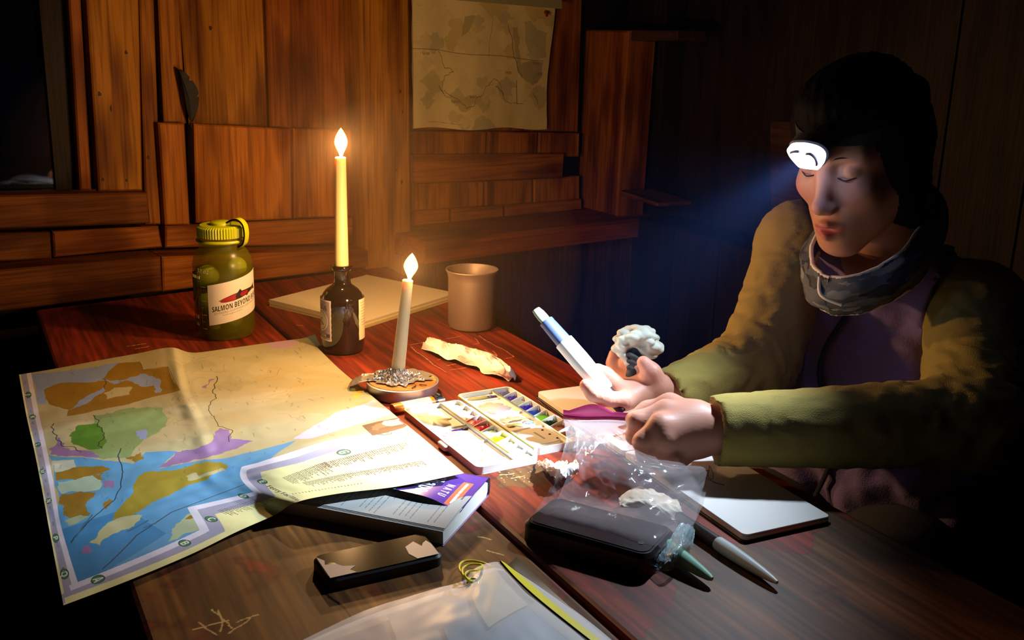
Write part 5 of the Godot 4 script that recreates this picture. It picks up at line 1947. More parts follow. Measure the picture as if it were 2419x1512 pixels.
# ---------------------------------------------------------------- bodies: smooth unions of tapered bones, meshed as surface nets
class Bone:
	var kind := 0          # 0 tapered capsule, 1 ellipsoid, 2 half space
	var a := Vector3.ZERO
	var d := Vector3.ZERO
	var ra := 0.01
	var rb := 0.01
	var l2 := 1.0
	var turn := Basis()
	var inv := Vector3.ONE
	var k := 0.02
	var cut := false

	func at(p: Vector3) -> float:
		if kind == 0:
			var q := p - a
			var h := clampf(q.dot(d) / l2, 0.0, 1.0)
			return (q - d * h).length() - (ra + (rb - ra) * h)
		if kind == 1:
			var e := (p - a) * turn
			var s := e * inv
			var k0 := s.length()
			if k0 < 0.0001:
				return -ra
			return k0 * (k0 - 1.0) / (s * inv).length()
		return (p - a).dot(d)


class Flesh:
	var bones: Array[Bone] = []

	func capsule(a: Vector3, b: Vector3, ra: float, rb: float, k := 0.02, cut := false) -> void:
		var o := Bone.new()
		o.a = a
		o.d = b - a
		o.l2 = maxf(o.d.length_squared(), 1e-9)
		o.ra = ra
		o.rb = rb
		o.k = k
		o.cut = cut
		bones.append(o)

	func chain(pts: Array, radii: Array, k := 0.006) -> void:
		for i in pts.size() - 1:
			capsule(pts[i], pts[i + 1], radii[i], radii[i + 1], k)

	func ball(c: Vector3, r: Vector3, k := 0.02, turn := Basis(), cut := false) -> void:
		var o := Bone.new()
		o.kind = 1
		o.a = c
		o.inv = Vector3(1.0 / r.x, 1.0 / r.y, 1.0 / r.z)
		o.ra = minf(r.x, minf(r.y, r.z))
		o.rb = maxf(r.x, maxf(r.y, r.z))
		o.turn = turn
		o.k = k
		o.cut = cut
		bones.append(o)

	func plane(c: Vector3, n: Vector3, k := 0.002) -> void:   # cuts away what lies beyond, along n
		var o := Bone.new()
		o.kind = 2
		o.a = c
		o.d = -n.normalized()
		o.k = k
		o.cut = true
		bones.append(o)

	static func value(list: Array[Bone], p: Vector3) -> float:
		var f := 1.0
		for o in list:
			var e := o.at(p)
			if o.cut:
				var m := maxf(o.k - absf(f + e), 0.0) / o.k
				f = maxf(f, -e) + m * m * o.k * 0.25
			else:
				var m := maxf(o.k - absf(f - e), 0.0) / o.k
				f = minf(f, e) - m * m * o.k * 0.25
		return f

	# adds to v, n, ix; «keep» (centre, radius) limits the region
	func mesh(lo: Vector3, hi: Vector3, cell: float, v: PackedVector3Array, n: PackedVector3Array, ix: PackedInt32Array) -> Array:
		const B := 5
		var nx := (int((hi.x - lo.x) / cell / B) + 1) * B
		var ny := (int((hi.y - lo.y) / cell / B) + 1) * B
		var nz := (int((hi.z - lo.z) / cell / B) + 1) * B
		var sx := nx + 1
		var sxy := sx * (ny + 1)
		var f := PackedFloat32Array()
		f.resize(sxy * (nz + 1))
		f.fill(1.0)
		var half := B * cell * 0.5 * sqrt(3.0)
		var active := []
		for bz in range(0, nz, B):
			for by in range(0, ny, B):
				for bx in range(0, nx, B):
					var c := lo + Vector3(bx + B * 0.5, by + B * 0.5, bz + B * 0.5) * cell
					var best := 1e9
					var ds := PackedFloat32Array()
					for o in bones:
						var e := o.at(c)
						ds.append(e)
						if not o.cut and e < best:
							best = e
					if best > half + 0.02 or best < -half * 2.5 - 0.03:
						continue
					var near: Array[Bone] = []
					for i in bones.size():
						var o := bones[i]
						if (o.cut and ds[i] < half * 1.6 + o.k + 0.004) or (not o.cut and ds[i] < best + 2.2 * half + o.k):
							near.append(o)
					active.append([bx, by, bz])
					for z in range(bz, bz + B + 1):
						for y in range(by, by + B + 1):
							var row := z * sxy + y * sx
							for x in range(bx, bx + B + 1):
								if f[row + x] == 1.0:
									f[row + x] = value(near, lo + Vector3(x, y, z) * cell)
		var id := PackedInt32Array()
		id.resize(f.size())
		id.fill(-1)
		var off := [0, 1, sx, sx + 1, sxy, sxy + 1, sxy + sx, sxy + sx + 1]
		var first := v.size()
		var cells := []
		for b in active:
			for z in range(b[2], b[2] + B):
				for y in range(b[1], b[1] + B):
					var row: int = z * sxy + y * sx
					for x in range(b[0], b[0] + B):
						var i: int = row + x
						var mask := 0
						for c in 8:
							if f[i + off[c]] < 0.0:
								mask |= 1 << c
						if mask == 0 or mask == 255:
							continue
						var s := Vector3.ZERO
						var m := 0
						for e in [[0, 1], [2, 3], [4, 5], [6, 7], [0, 2], [1, 3], [4, 6], [5, 7], [0, 4], [1, 5], [2, 6], [3, 7]]:
							var f0 := f[i + off[e[0]]]
							var f1 := f[i + off[e[1]]]
							if (f0 < 0.0) == (f1 < 0.0):
								continue
							var t := f0 / (f0 - f1)
							var c0: int = e[0]
							var c1: int = e[1]
							s += Vector3(c0 & 1, (c0 >> 1) & 1, c0 >> 2).lerp(Vector3(c1 & 1, (c1 >> 1) & 1, c1 >> 2), t)
							m += 1
						id[i] = v.size()
						v.append(lo + (Vector3(x, y, z) + s / m) * cell)
						cells.append(i)
		for i in cells:
			var f0 := f[i]
			for axis in 3:
				var step: int = [1, sx, sxy][axis]
				var u: int = [sx, sxy, 1][axis]
				var w: int = [sxy, 1, sx][axis]
				if (f0 < 0.0) == (f[i + step] < 0.0):
					continue
				if i - u - w < 0:
					continue
				var a := id[i]
				var b := id[i - u]
				var c := id[i - u - w]
				var d := id[i - w]
				if a < 0 or b < 0 or c < 0 or d < 0:
					continue
				if f0 < 0.0:
					ix.append_array([a, c, b, a, d, c])
				else:
					ix.append_array([a, b, c, a, c, d])
		return [first, v.size()]


func face_normals(v: PackedVector3Array, ix: PackedInt32Array) -> PackedVector3Array:
	var n := PackedVector3Array()
	n.resize(v.size())
	for i in range(0, ix.size(), 3):
		var c := (v[ix[i + 2]] - v[ix[i]]).cross(v[ix[i + 1]] - v[ix[i]])
		n[ix[i]] += c
		n[ix[i + 1]] += c
		n[ix[i + 2]] += c
	for i in n.size():
		n[i] = n[i].normalized()
	return n


func flesh_mesh(fl: Flesh, lo: Vector3, hi: Vector3, cell: float, dent = null, tint = null) -> ArrayMesh:
	var v := PackedVector3Array()
	var n := PackedVector3Array()
	var ix := PackedInt32Array()
	fl.mesh(lo, hi, cell, v, n, ix)
	return skinned(v, ix, dent, tint)


func skinned(v: PackedVector3Array, ix: PackedInt32Array, dent = null, tint = null) -> ArrayMesh:
	var n := face_normals(v, ix)
	if dent != null:
		for i in v.size():
			v[i] += n[i] * dent.call(v[i])
		n = face_normals(v, ix)
	var col := PackedColorArray()
	if tint != null:
		for p in v:
			col.append(tint.call(p))
	return arrays(v, n, PackedVector2Array(), ix, col)


# ---------------------------------------------------------------- the person at the table
func person() -> void:
	var base := Vector3(0.575, 0.0, -1.47)
	var t := thing("person", "person in olive shirt, navy vest and grey neck warmer, eyes down on the bag", "person", Transform3D(Basis(), base))
	var own := Transform3D(Basis(), -base)      # parts are worked out in world places
	var h := head_frame
	# joints
	var rs := dep(1892, 580, 1.46)
	var re := dep(1788, 858, 1.36)
	var rw := dep(1592, 932, 1.305)
	var ls := dep(2300, 735, 1.32)
	var le := dep(2300, 1000, 1.165)
	var lw := dep(1712, 1016, 1.156)
	var hip := Vector3(0.56, 0.56, -1.42)
	var chest := (rs + ls) / 2 + Vector3(0.02, -0.10, -0.01)
	var across := (ls - rs)
	across.y = 0
	across = across.normalized()
	var ahead := Vector3.UP.cross(across) * -1.0
	if ahead.z < 0:
		ahead = -ahead
	var neck := h * Vector3(0, -0.20, -0.075)
	# --- trunk, arms and legs of the body
	var b := Flesh.new()
	for s in [-1.0, 1.0]:
		b.capsule(hip + across * 0.055 * s, chest + across * 0.06 * s, 0.115, 0.098, 0.05)
	b.capsule(chest, neck, 0.075, 0.050, 0.04)
	b.capsule(rs, ls, 0.045, 0.045, 0.04)
	b.capsule(rs, re, 0.046, 0.038, 0.03)
	b.capsule(re, rw, 0.036, 0.025, 0.02)
	b.capsule(ls, le, 0.046, 0.040, 0.03)
	b.capsule(le, lw, 0.038, 0.027, 0.02)
	b.capsule(neck, h * Vector3(0, -0.06, -0.02), 0.052, 0.050, 0.03)
	var knees := []
	for s in [-1.0, 1.0]:
		var knee: Vector3 = hip + ahead * 0.40 + across * 0.10 * s + Vector3(0, 0.0, 0)
		var foot: Vector3 = knee + Vector3(0, -0.47, 0) - ahead * 0.03
		knees.append([knee, foot])
		b.capsule(hip + across * 0.08 * s, knee, 0.085, 0.055, 0.04)
		b.capsule(knee, foot, 0.052, 0.036, 0.02)
	var v := PackedVector3Array()
	var n := PackedVector3Array()
	var ix := PackedInt32Array()
	b.mesh(Vector3(0.05, 0.02, -1.75), Vector3(0.85, 1.05, -0.9), 0.014, v, n, ix)
	# --- head
	var hd := Flesh.new()
	head_bones(hd)
	var hv := PackedVector3Array()
	var hix := PackedInt32Array()
	hd.mesh(Vector3(-0.10, -0.19, -0.13), Vector3(0.10, 0.155, 0.135), 0.0028, hv, n, hix)
	var start := v.size()
	var tints := PackedColorArray()
	var skin := Color(0.56, 0.27, 0.18)
	for p in v:
		tints.append(skin)
	for p in hv:
		v.append(h * p)
		var c := skin
		var lip := maxf(0.0, 1.0 - Vector2(p.x / 0.027, (p.y + 0.0725) / 0.0125).length()) if p.z > 0.078 else 0.0
		c = c.lerp(Color(0.44, 0.09, 0.09), clampf(lip * 3.0, 0, 0.85))
		var cheek := maxf(0.0, 1.0 - Vector3(absf(p.x) - 0.042, p.y + 0.025, p.z - 0.07).length() / 0.03)
		c = c.lerp(Color(0.58, 0.20, 0.15), cheek * 0.5)
		tints.append(c)
	for i in hix:
		ix.append(i + start)
	# --- hands
	for s in 2:
		var g := Flesh.new()
		var box2: Array
		if s == 0:
			box2 = left_hand(g, le, lw)
		else:
			box2 = right_hand(g, re, rw)
		var gv := PackedVector3Array()
		var gix := PackedInt32Array()
		g.mesh(box2[0], box2[1], 0.0026, gv, n, gix)
		start = v.size()
		for p in gv:
			v.append(p)
			tints.append(skin.lerp(Color(0.60, 0.24, 0.17), 0.3 + 0.3 * noise.get_noise_3d(p.x * 40, p.y * 40, p.z * 40)))
		for i in gix:
			ix.append(i + start)
	var skin_m := paint(Color.WHITE, 0.5)
	skin_m.vertex_color_use_as_albedo = true
	skin_m.subsurf_scatter_enabled = true
	skin_m.subsurf_scatter_strength = 0.12
	skin_m.metallic_specular = 0.4
	mesh_node("body", arrays(v, face_normals(v, ix), PackedVector2Array(), ix, tints), skin_m, t, own)
	face_details(t, own)
	hair(t, own)
	# --- shirt: trunk and sleeves, cut open at the cuffs
	var sh := Flesh.new()
	var nape0 := rs.lerp(ls, 0.5) + Vector3(0.01, -0.012, 0)
	for s in [-1.0, 1.0]:
		sh.capsule(hip + across * 0.055 * s, chest + Vector3(0, -0.035, 0) + across * 0.055 * s, 0.115, 0.092, 0.04)
	sh.capsule(rs, nape0, 0.060, 0.042, 0.04)
	sh.capsule(ls, nape0, 0.060, 0.042, 0.04)
	sh.capsule(rs, re, 0.058, 0.052, 0.03)
	sh.capsule(re, rw.lerp(re, -0.1), 0.050, 0.036, 0.02)
	sh.capsule(ls, le, 0.062, 0.056, 0.03)
	sh.capsule(le, lw.lerp(le, -0.1), 0.054, 0.040, 0.02)
	for q in [[rw, re], [lw, le]]:
		var d: Vector3 = (q[0] - q[1]).normalized()
		sh.capsule(q[0] + d * 0.0600, q[0] + d * 0.12, 0.060, 0.060, 0.002, true)
	var folds := func(p: Vector3) -> float:
		var near := minf(p.distance_to(re), p.distance_to(le))
		var amp := 0.0007 + 0.0024 * exp(-near * near / 0.010)
		var q := p
		var along_l := (p - le).dot((lw - le).normalized())
		var along_r := (p - re).dot((rw - re).normalized())
		var w := sin(along_l * 150.0 + 14.0 * noise.get_noise_3d(p.x * 9, p.y * 9, p.z * 9)) if p.distance_to(lw) < p.distance_to(rw) else sin(along_r * 130.0 + 14.0 * noise.get_noise_3d(p.x * 9, p.y * 9, p.z * 9))
		return amp * (0.9 * w + 0.9 * noise.get_noise_3d(q.x * 26, q.y * 26, q.z * 26))
	var cloth := paint(Color(0.62, 0.54, 0.25), 0.9)
	cloth.rim_enabled = true
	cloth.rim = 0.25
	weave(cloth, 260.0)
	mesh_node("shirt", flesh_mesh(sh, Vector3(0.06, 0.42, -1.75), Vector3(0.85, 1.06, -0.92), 0.0066, folds), cloth, t, own)
	# the cuffs' stitched hems
	for q in [[rw, re, 0.0355], [lw, le, 0.0395]]:
		var d: Vector3 = (q[1] - q[0]).normalized()
		mesh_node("cuff_hem", tube(ring_points(q[0] + d * 0.012, q[2], d, 30), 0.0009, 6), cloth, t, own)
	# --- fleece vest
	var ve := Flesh.new()
	for s in [-1.0, 1.0]:
		ve.capsule(hip + across * 0.06 * s, chest + Vector3(0, -0.035, 0) + across * 0.062 * s + ahead * 0.008, 0.142, 0.121, 0.05)
	var nape := rs.lerp(ls, 0.5) + Vector3(0.01, -0.012, 0)
	ve.capsule(rs.lerp(ls, 0.10) + Vector3(0, 0.004, 0), nape, 0.072, 0.058, 0.03)
	ve.capsule(rs.lerp(ls, 0.90) + Vector3(0, 0.004, 0), nape, 0.074, 0.058, 0.03)
	ve.capsule(chest + Vector3(0, 0.0, 0), neck + Vector3(0, -0.045, 0), 0.080, 0.050, 0.03)
	# arm holes
	ve.capsule(rs + Vector3(0, 0.02, 0), rs.lerp(re, 0.6) - across * 0.05, 0.063, 0.075, 0.012, true)
	ve.capsule(ls + Vector3(0, 0.02, 0), ls.lerp(le, 0.6) + across * 0.05, 0.067, 0.08, 0.012, true)
	var fl2 := func(p: Vector3) -> float:
		var q := (p - chest)
		var y := q.y
		var s := q.dot(across)
		var big := sin(s * 46.0 + y * 34.0 + 5.0 * noise.get_noise_3d(p.x * 6, p.y * 6, p.z * 6))
		return 0.0065 * big * smoothstep(0.16, -0.02, y) + 0.005 * noise.get_noise_3d(p.x * 14, p.y * 14, p.z * 14)
	var fleece := paint(Color(0.50, 0.43, 0.66), 0.95)
	fleece.rim_enabled = true
	fleece.rim = 0.8
	weave(fleece, 120.0)
	mesh_node("vest", flesh_mesh(ve, Vector3(0.25, 0.44, -1.75), Vector3(0.85, 1.06, -1.05), 0.0085, fl2), fleece, t, own)
	# zip down the front, laid on the cloth
	var zip := []
	for i in 15:
		var k := i / 14.0
		var p: Vector3 = (chest + Vector3(0, 0.06, 0)).lerp(hip + Vector3(0, 0.06, 0), k) - across * (0.022 + 0.014 * sin(k * 7.0))
		for j in 120:
			if Flesh.value(ve.bones, p) > 0.003:
				break
			p += ahead * 0.003
		zip.append(p)
	mesh_node("zip", tube(curve(zip, 4), 0.0042, 8, 0.6), paint(Color(0.10, 0.09, 0.17), 0.6), t, own)
	gaiter(t, own)
	# --- trousers and boots under the table
	var tr := Flesh.new()
	for k in 2:
		var s := -1.0 if k == 0 else 1.0
		tr.capsule(hip + across * 0.08 * s, knees[k][0], 0.10, 0.068, 0.04)
		tr.capsule(knees[k][0], knees[k][1] + Vector3(0, 0.04, 0), 0.066, 0.058, 0.02)
	mesh_node("trousers", flesh_mesh(tr, Vector3(0.0, 0.04, -1.75), Vector3(0.85, 0.70, -0.85), 0.016), paint(Color(0.16, 0.16, 0.18), 0.9), t, own)
	for k in 2:
		var f: Vector3 = knees[k][1]
		var bo := Flesh.new()
		bo.capsule(Vector3(f.x, 0.05, f.z), Vector3(f.x, 0.16, f.z), 0.05, 0.052, 0.02)
		bo.capsule(Vector3(f.x, 0.045, f.z), Vector3(f.x, 0.042, f.z) + ahead * 0.15, 0.044, 0.04, 0.02)
		bo.plane(Vector3(0, 0.002, 0), Vector3.DOWN)
		mesh_node("boot", flesh_mesh(bo, Vector3(f.x - 0.25, -0.02, f.z - 0.2), Vector3(f.x + 0.15, 0.24, f.z + 0.25), 0.01), paint(Color(0.2, 0.12, 0.07), 0.6), t, own)
	seat(hip, across, ahead)
	head_torch()
	held(rw)


func weave(m: StandardMaterial3D, scale: float) -> void:
	m.heightmap_enabled = true
	m.heightmap_texture = M.relief_texture
	m.heightmap_scale = 0.05
	m.uv1_triplanar = true
	m.uv1_scale = Vector3.ONE * scale / 10.0


func head_bones(g: Flesh) -> void:   # y up, z forward, x to the person's left
	g.ball(Vector3(0, 0.045, -0.018), Vector3(0.074, 0.094, 0.094), 0.03)
	g.ball(Vector3(0, 0.02, 0.035), Vector3(0.062, 0.075, 0.055), 0.03)
	g.ball(Vector3(0, -0.045, 0.030), Vector3(0.060, 0.066, 0.054), 0.03)
	g.ball(Vector3(0, -0.105, 0.068), Vector3(0.021, 0.016, 0.016), 0.03)
	for s in [-1.0, 1.0]:
		g.capsule(Vector3(0.058 * s, -0.050, 0.000), Vector3(0.014 * s, -0.104, 0.058), 0.025, 0.017, 0.03)
		g.ball(Vector3(0.040 * s, -0.018, 0.062), Vector3(0.022, 0.018, 0.018), 0.025)
		g.capsule(Vector3(0.014 * s, 0.038, 0.087), Vector3(0.046 * s, 0.040, 0.067), 0.008, 0.008, 0.02)
	g.capsule(Vector3(0, -0.06, -0.02), Vector3(0, -0.20, -0.075), 0.050, 0.054, 0.03)
	# muzzle
	g.ball(Vector3(0, -0.070, 0.066), Vector3(0.032, 0.030, 0.028), 0.02)
	# eye hollows, then the closed lids
	for s in [-1.0, 1.0]:
		g.ball(Vector3(0.033 * s, 0.019, 0.094), Vector3(0.020, 0.014, 0.018), 0.012, Basis(), true)
	# nose
	g.capsule(Vector3(0, 0.018, 0.086), Vector3(0, -0.026, 0.104), 0.0075, 0.0100, 0.018)
	g.ball(Vector3(0, -0.032, 0.106), Vector3(0.0120, 0.0105, 0.012), 0.010)
	for s in [-1.0, 1.0]:
		g.ball(Vector3(0.0115 * s, -0.037, 0.098), Vector3(0.0075, 0.0075, 0.010), 0.008)
		g.ball(Vector3(0.0325 * s, 0.0175, 0.0725), Vector3(0.0145, 0.0125, 0.0120), 0.006)
		g.capsule(Vector3(0.020 * s, 0.0105, 0.0825), Vector3(0.043 * s, 0.0110, 0.0750), 0.0016, 0.0014, 0.003)
	# philtrum, lips a little parted
	g.capsule(Vector3(-0.020, -0.0672, 0.0875), Vector3(-0.004, -0.0640, 0.0965), 0.0035, 0.0055, 0.006)
	g.capsule(Vector3(0.020, -0.0672, 0.0875), Vector3(0.004, -0.0640, 0.0965), 0.0035, 0.0055, 0.006)
	g.capsule(Vector3(-0.016, -0.0795, 0.0880), Vector3(0.0, -0.0815, 0.0950), 0.0045, 0.0070, 0.006)
	g.capsule(Vector3(0.016, -0.0795, 0.0880), Vector3(0.0, -0.0815, 0.0950), 0.0045, 0.0070, 0.006)
	g.capsule(Vector3(-0.019, -0.0715, 0.0945), Vector3(0.019, -0.0715, 0.0945), 0.0016, 0.0016, 0.004, true)
	g.ball(Vector3(0, -0.0722, 0.1015), Vector3(0.013, 0.0030, 0.008), 0.004, Basis(), true)


func face_details(t: Node, own: Transform3D) -> void:
	var h := own * head_frame
	var dark := paint(Color(0.06, 0.035, 0.025), 0.7)
	for s in [-1.0, 1.0]:
		var brow := curve([Vector3(0.013 * s, 0.037, 0.0955), Vector3(0.028 * s, 0.043, 0.090), Vector3(0.047 * s, 0.039, 0.077)], 6)
		mesh_node("eyebrow", tube(brow, 0.0022, 6, 0.6), dark, t, h)
		var lash := curve([Vector3(0.019 * s, 0.0090, 0.0850), Vector3(0.032 * s, 0.0065, 0.0858), Vector3(0.0445 * s, 0.0095, 0.0775)], 6)
		mesh_node("eyelashes", tube(lash, 0.0011, 6), dark, t, h)


func hair(t: Node, own: Transform3D) -> void:
	var g := Flesh.new()
	g.ball(Vector3(0, 0.052, -0.024), Vector3(0.086, 0.100, 0.102), 0.02)
	g.ball(Vector3(0, 0.100, 0.030), Vector3(0.066, 0.046, 0.062), 0.03)
	for s in [-1.0, 1.0]:
		g.capsule(Vector3(0.070 * s, 0.06, 0.015), Vector3(0.074 * s, -0.07, -0.005), 0.024, 0.020, 0.03)
		g.capsule(Vector3(0.074 * s, -0.07, -0.005), Vector3(0.066 * s, -0.10, -0.040), 0.020, 0.018, 0.03)
	g.capsule(Vector3(0, 0.0, -0.07), Vector3(0, -0.15, -0.085), 0.075, 0.055, 0.04)
	g.ball(Vector3(0, -0.018, 0.100), Vector3(0.060, 0.088, 0.072), 0.012, Basis(), true)
	g.ball(Vector3(0, -0.12, 0.045), Vector3(0.060, 0.075, 0.080), 0.012, Basis(), true)
	var strands := func(p: Vector3) -> float:
		var a := atan2(p.x, p.y + 0.03 + 0.5 * p.z)
		return 0.0011 * sin(a * 60.0 + 9.0 * noise.get_noise_3d(p.x * 12, p.y * 6, p.z * 12)) + 0.0016 * noise.get_noise_3d(p.x * 90, p.y * 16, p.z * 60)
	var m := paint(Color(0.032, 0.022, 0.02), 0.7)
	m.metallic_specular = 0.15
	mesh_node("hair", flesh_mesh(g, Vector3(-0.13, -0.20, -0.18), Vector3(0.13, 0.18, 0.13), 0.0045, strands), m, t, own * head_frame)

func gaiter(t: Node, own: Transform3D) -> void:
	var im := Image.create(512, 128, false, Image.FORMAT_RGB8)
	im.fill(Color(0.40, 0.41, 0.43))
	for k in 70:
		var p := Vector2(rng.randf_range(0, 512), rng.randf_range(0, 128))
		var r := rng.randf_range(10, 32)
		fill(im, ragged([p + Vector2(r, 0), p + Vector2(0, r * 0.6), p - Vector2(r, 0), p - Vector2(0, r * 0.6)], 0.3, 3), [Color(0.20, 0.20, 0.22), Color(0.58, 0.58, 0.58), Color(0.30, 0.31, 0.33)][k % 3])
	var ring := func(a: float, v: float) -> Vector3:   # v 0 upper rim .. 1 lower rim
		var s := sin(a)      # to the side
		var c := cos(a)      # to the front
		var top := Vector3(0.077 * s, -0.128 - 0.028 * c + 0.020 * (1.0 - c) * 0.5, -0.022 + 0.116 * c)
		var low := Vector3(0.092 * s, -0.184 - 0.028 * c + 0.012 * (1.0 - c) * 0.5, -0.028 + 0.128 * c)
		var p := top.lerp(low, v)
		var out := Vector3(s, 0, c).normalized()
		p += out * (0.013 * sin(PI * v) + 0.004 * sin(a * 5.0 + v * 4.0) * sin(PI * v) + 0.005 * noise.get_noise_2d(a * 2.0, v * 2.5))
		p.y += 0.006 * sin(a * 3.0 + 1.0) * (1.0 - v) * 0.5
		return p
	var fn := func(u: float, v: float) -> Vector3: return ring.call(u * TAU, v)
	var m := printed(im, 0.95)
	mesh_node("neck_warmer", sheet(96, 20, fn, 0.003, head_frame.basis.z * 0.001 + Vector3(0, 0, 0)), m, t, own * head_frame)
	var trim := paint(Color(0.95, 0.92, 0.86), 0.85)
	for v in [0.0, 1.0]:
		var p := []
		for i in 61:
			p.append(ring.call(TAU * i / 60.0, v))
		mesh_node("trim_band", tube(p, 0.0034, 8), trim, t, own * head_frame)
	# the crease of the folded front
	var p2 := []
	for q in [[-0.25, 0.05], [-0.05, 0.35], [0.25, 0.62]]:
		p2.append(ring.call(q[0], q[1]) + Vector3(0, 0, 0.003))
	mesh_node("trim_band", tube(curve(p2, 6), 0.0028, 8), trim, t, own * head_frame)


func left_hand(g: Flesh, elbow: Vector3, w: Vector3) -> Array:   # the near fist, its back to the viewer, pinching the seal
	var mi := dep(1572, 972, 1.160)
	var mm := dep(1560, 1006, 1.135)
	var mr := dep(1568, 1040, 1.130)
	var mp := dep(1592, 1066, 1.145)
	g.capsule(w.lerp(elbow, 0.15), w, 0.026, 0.025, 0.012)
	var heel := w.lerp(elbow, -0.12)
	g.capsule(w, heel, 0.025, 0.024, 0.015)
	g.capsule(heel + Vector3(0, 0.012, -0.006), mi, 0.019, 0.0135, 0.016)
	g.capsule(heel + Vector3(0, 0.004, 0), mm, 0.020, 0.0140, 0.016)
	g.capsule(heel + Vector3(0, -0.006, 0), mr, 0.020, 0.0135, 0.016)
	g.capsule(heel + Vector3(0, -0.014, -0.004), mp, 0.018, 0.0125, 0.016)
	g.chain([mi, dep(1506, 996, 1.155), dep(1500, 1030, 1.175), dep(1524, 1046, 1.190)], [0.0125, 0.0115, 0.0100, 0.0085])
	g.chain([mm, dep(1520, 1044, 1.133), dep(1524, 1070, 1.155), dep(1548, 1072, 1.177)], [0.0130, 0.0115, 0.0100, 0.0086])
	g.chain([mr, dep(1546, 1072, 1.135), dep(1556, 1090, 1.157), dep(1580, 1084, 1.177)], [0.0125, 0.0110, 0.0096, 0.0084])
	g.chain([mp, dep(1588, 1086, 1.131), dep(1600, 1094, 1.149), dep(1618, 1084, 1.163)], [0.0115, 0.0098, 0.0088, 0.0078])
	g.chain([heel + Vector3(0, 0.014, -0.012), dep(1582, 958, 1.190), dep(1530, 972, 1.200), dep(1494, 990, 1.195)], [0.0170, 0.0130, 0.0110, 0.0088], 0.010)
	return [dep(1590, 1020, 1.155) - Vector3(0.085, 0.065, 0.075), dep(1590, 1020, 1.155) + Vector3(0.105, 0.065, 0.075)]


func right_hand(g: Flesh, elbow: Vector3, w: Vector3) -> Array:   # the far hand, palm up, a flat brush between its fingers
	var palm := dep(1534, 922, 1.292)
	var mi := dep(1502, 898, 1.322)
	var mm := dep(1484, 908, 1.299)
	var mr := dep(1472, 926, 1.275)
	var mp := dep(1474, 948, 1.252)
	g.capsule(w.lerp(elbow, 0.15), w, 0.024, 0.023, 0.012)
	g.capsule(w, palm, 0.022, 0.020, 0.015)
	for m in [mi, mm, mr, mp]:
		g.capsule(palm, m, 0.018, 0.0120, 0.014)
	g.chain([mi, dep(1470, 868, 1.337), dep(1482, 856, 1.315), dep(1506, 870, 1.293)], [0.0115, 0.0098, 0.0088, 0.0080])
	g.chain([mm, dep(1456, 882, 1.322), dep(1450, 858, 1.329), dep(1452, 838, 1.331)], [0.0118, 0.0100, 0.0092, 0.0082])
	g.chain([mr, dep(1446, 902, 1.283), dep(1430, 886, 1.285), dep(1412, 874, 1.283)], [0.0120, 0.0104, 0.0098, 0.0086])
	g.chain([mp, dep(1428, 940, 1.239), dep(1402, 930, 1.233), dep(1384, 910, 1.237)], [0.0110, 0.0098, 0.0090, 0.0080])
	g.chain([w.lerp(palm, 0.3), dep(1556, 914, 1.279), dep(1540, 880, 1.271), dep(1520, 856, 1.273)], [0.0170, 0.0125, 0.0102, 0.0084], 0.010)
	return [dep(1480, 900, 1.287) - Vector3(0.075, 0.06, 0.075), dep(1480, 900, 1.287) + Vector3(0.085, 0.06, 0.075)]


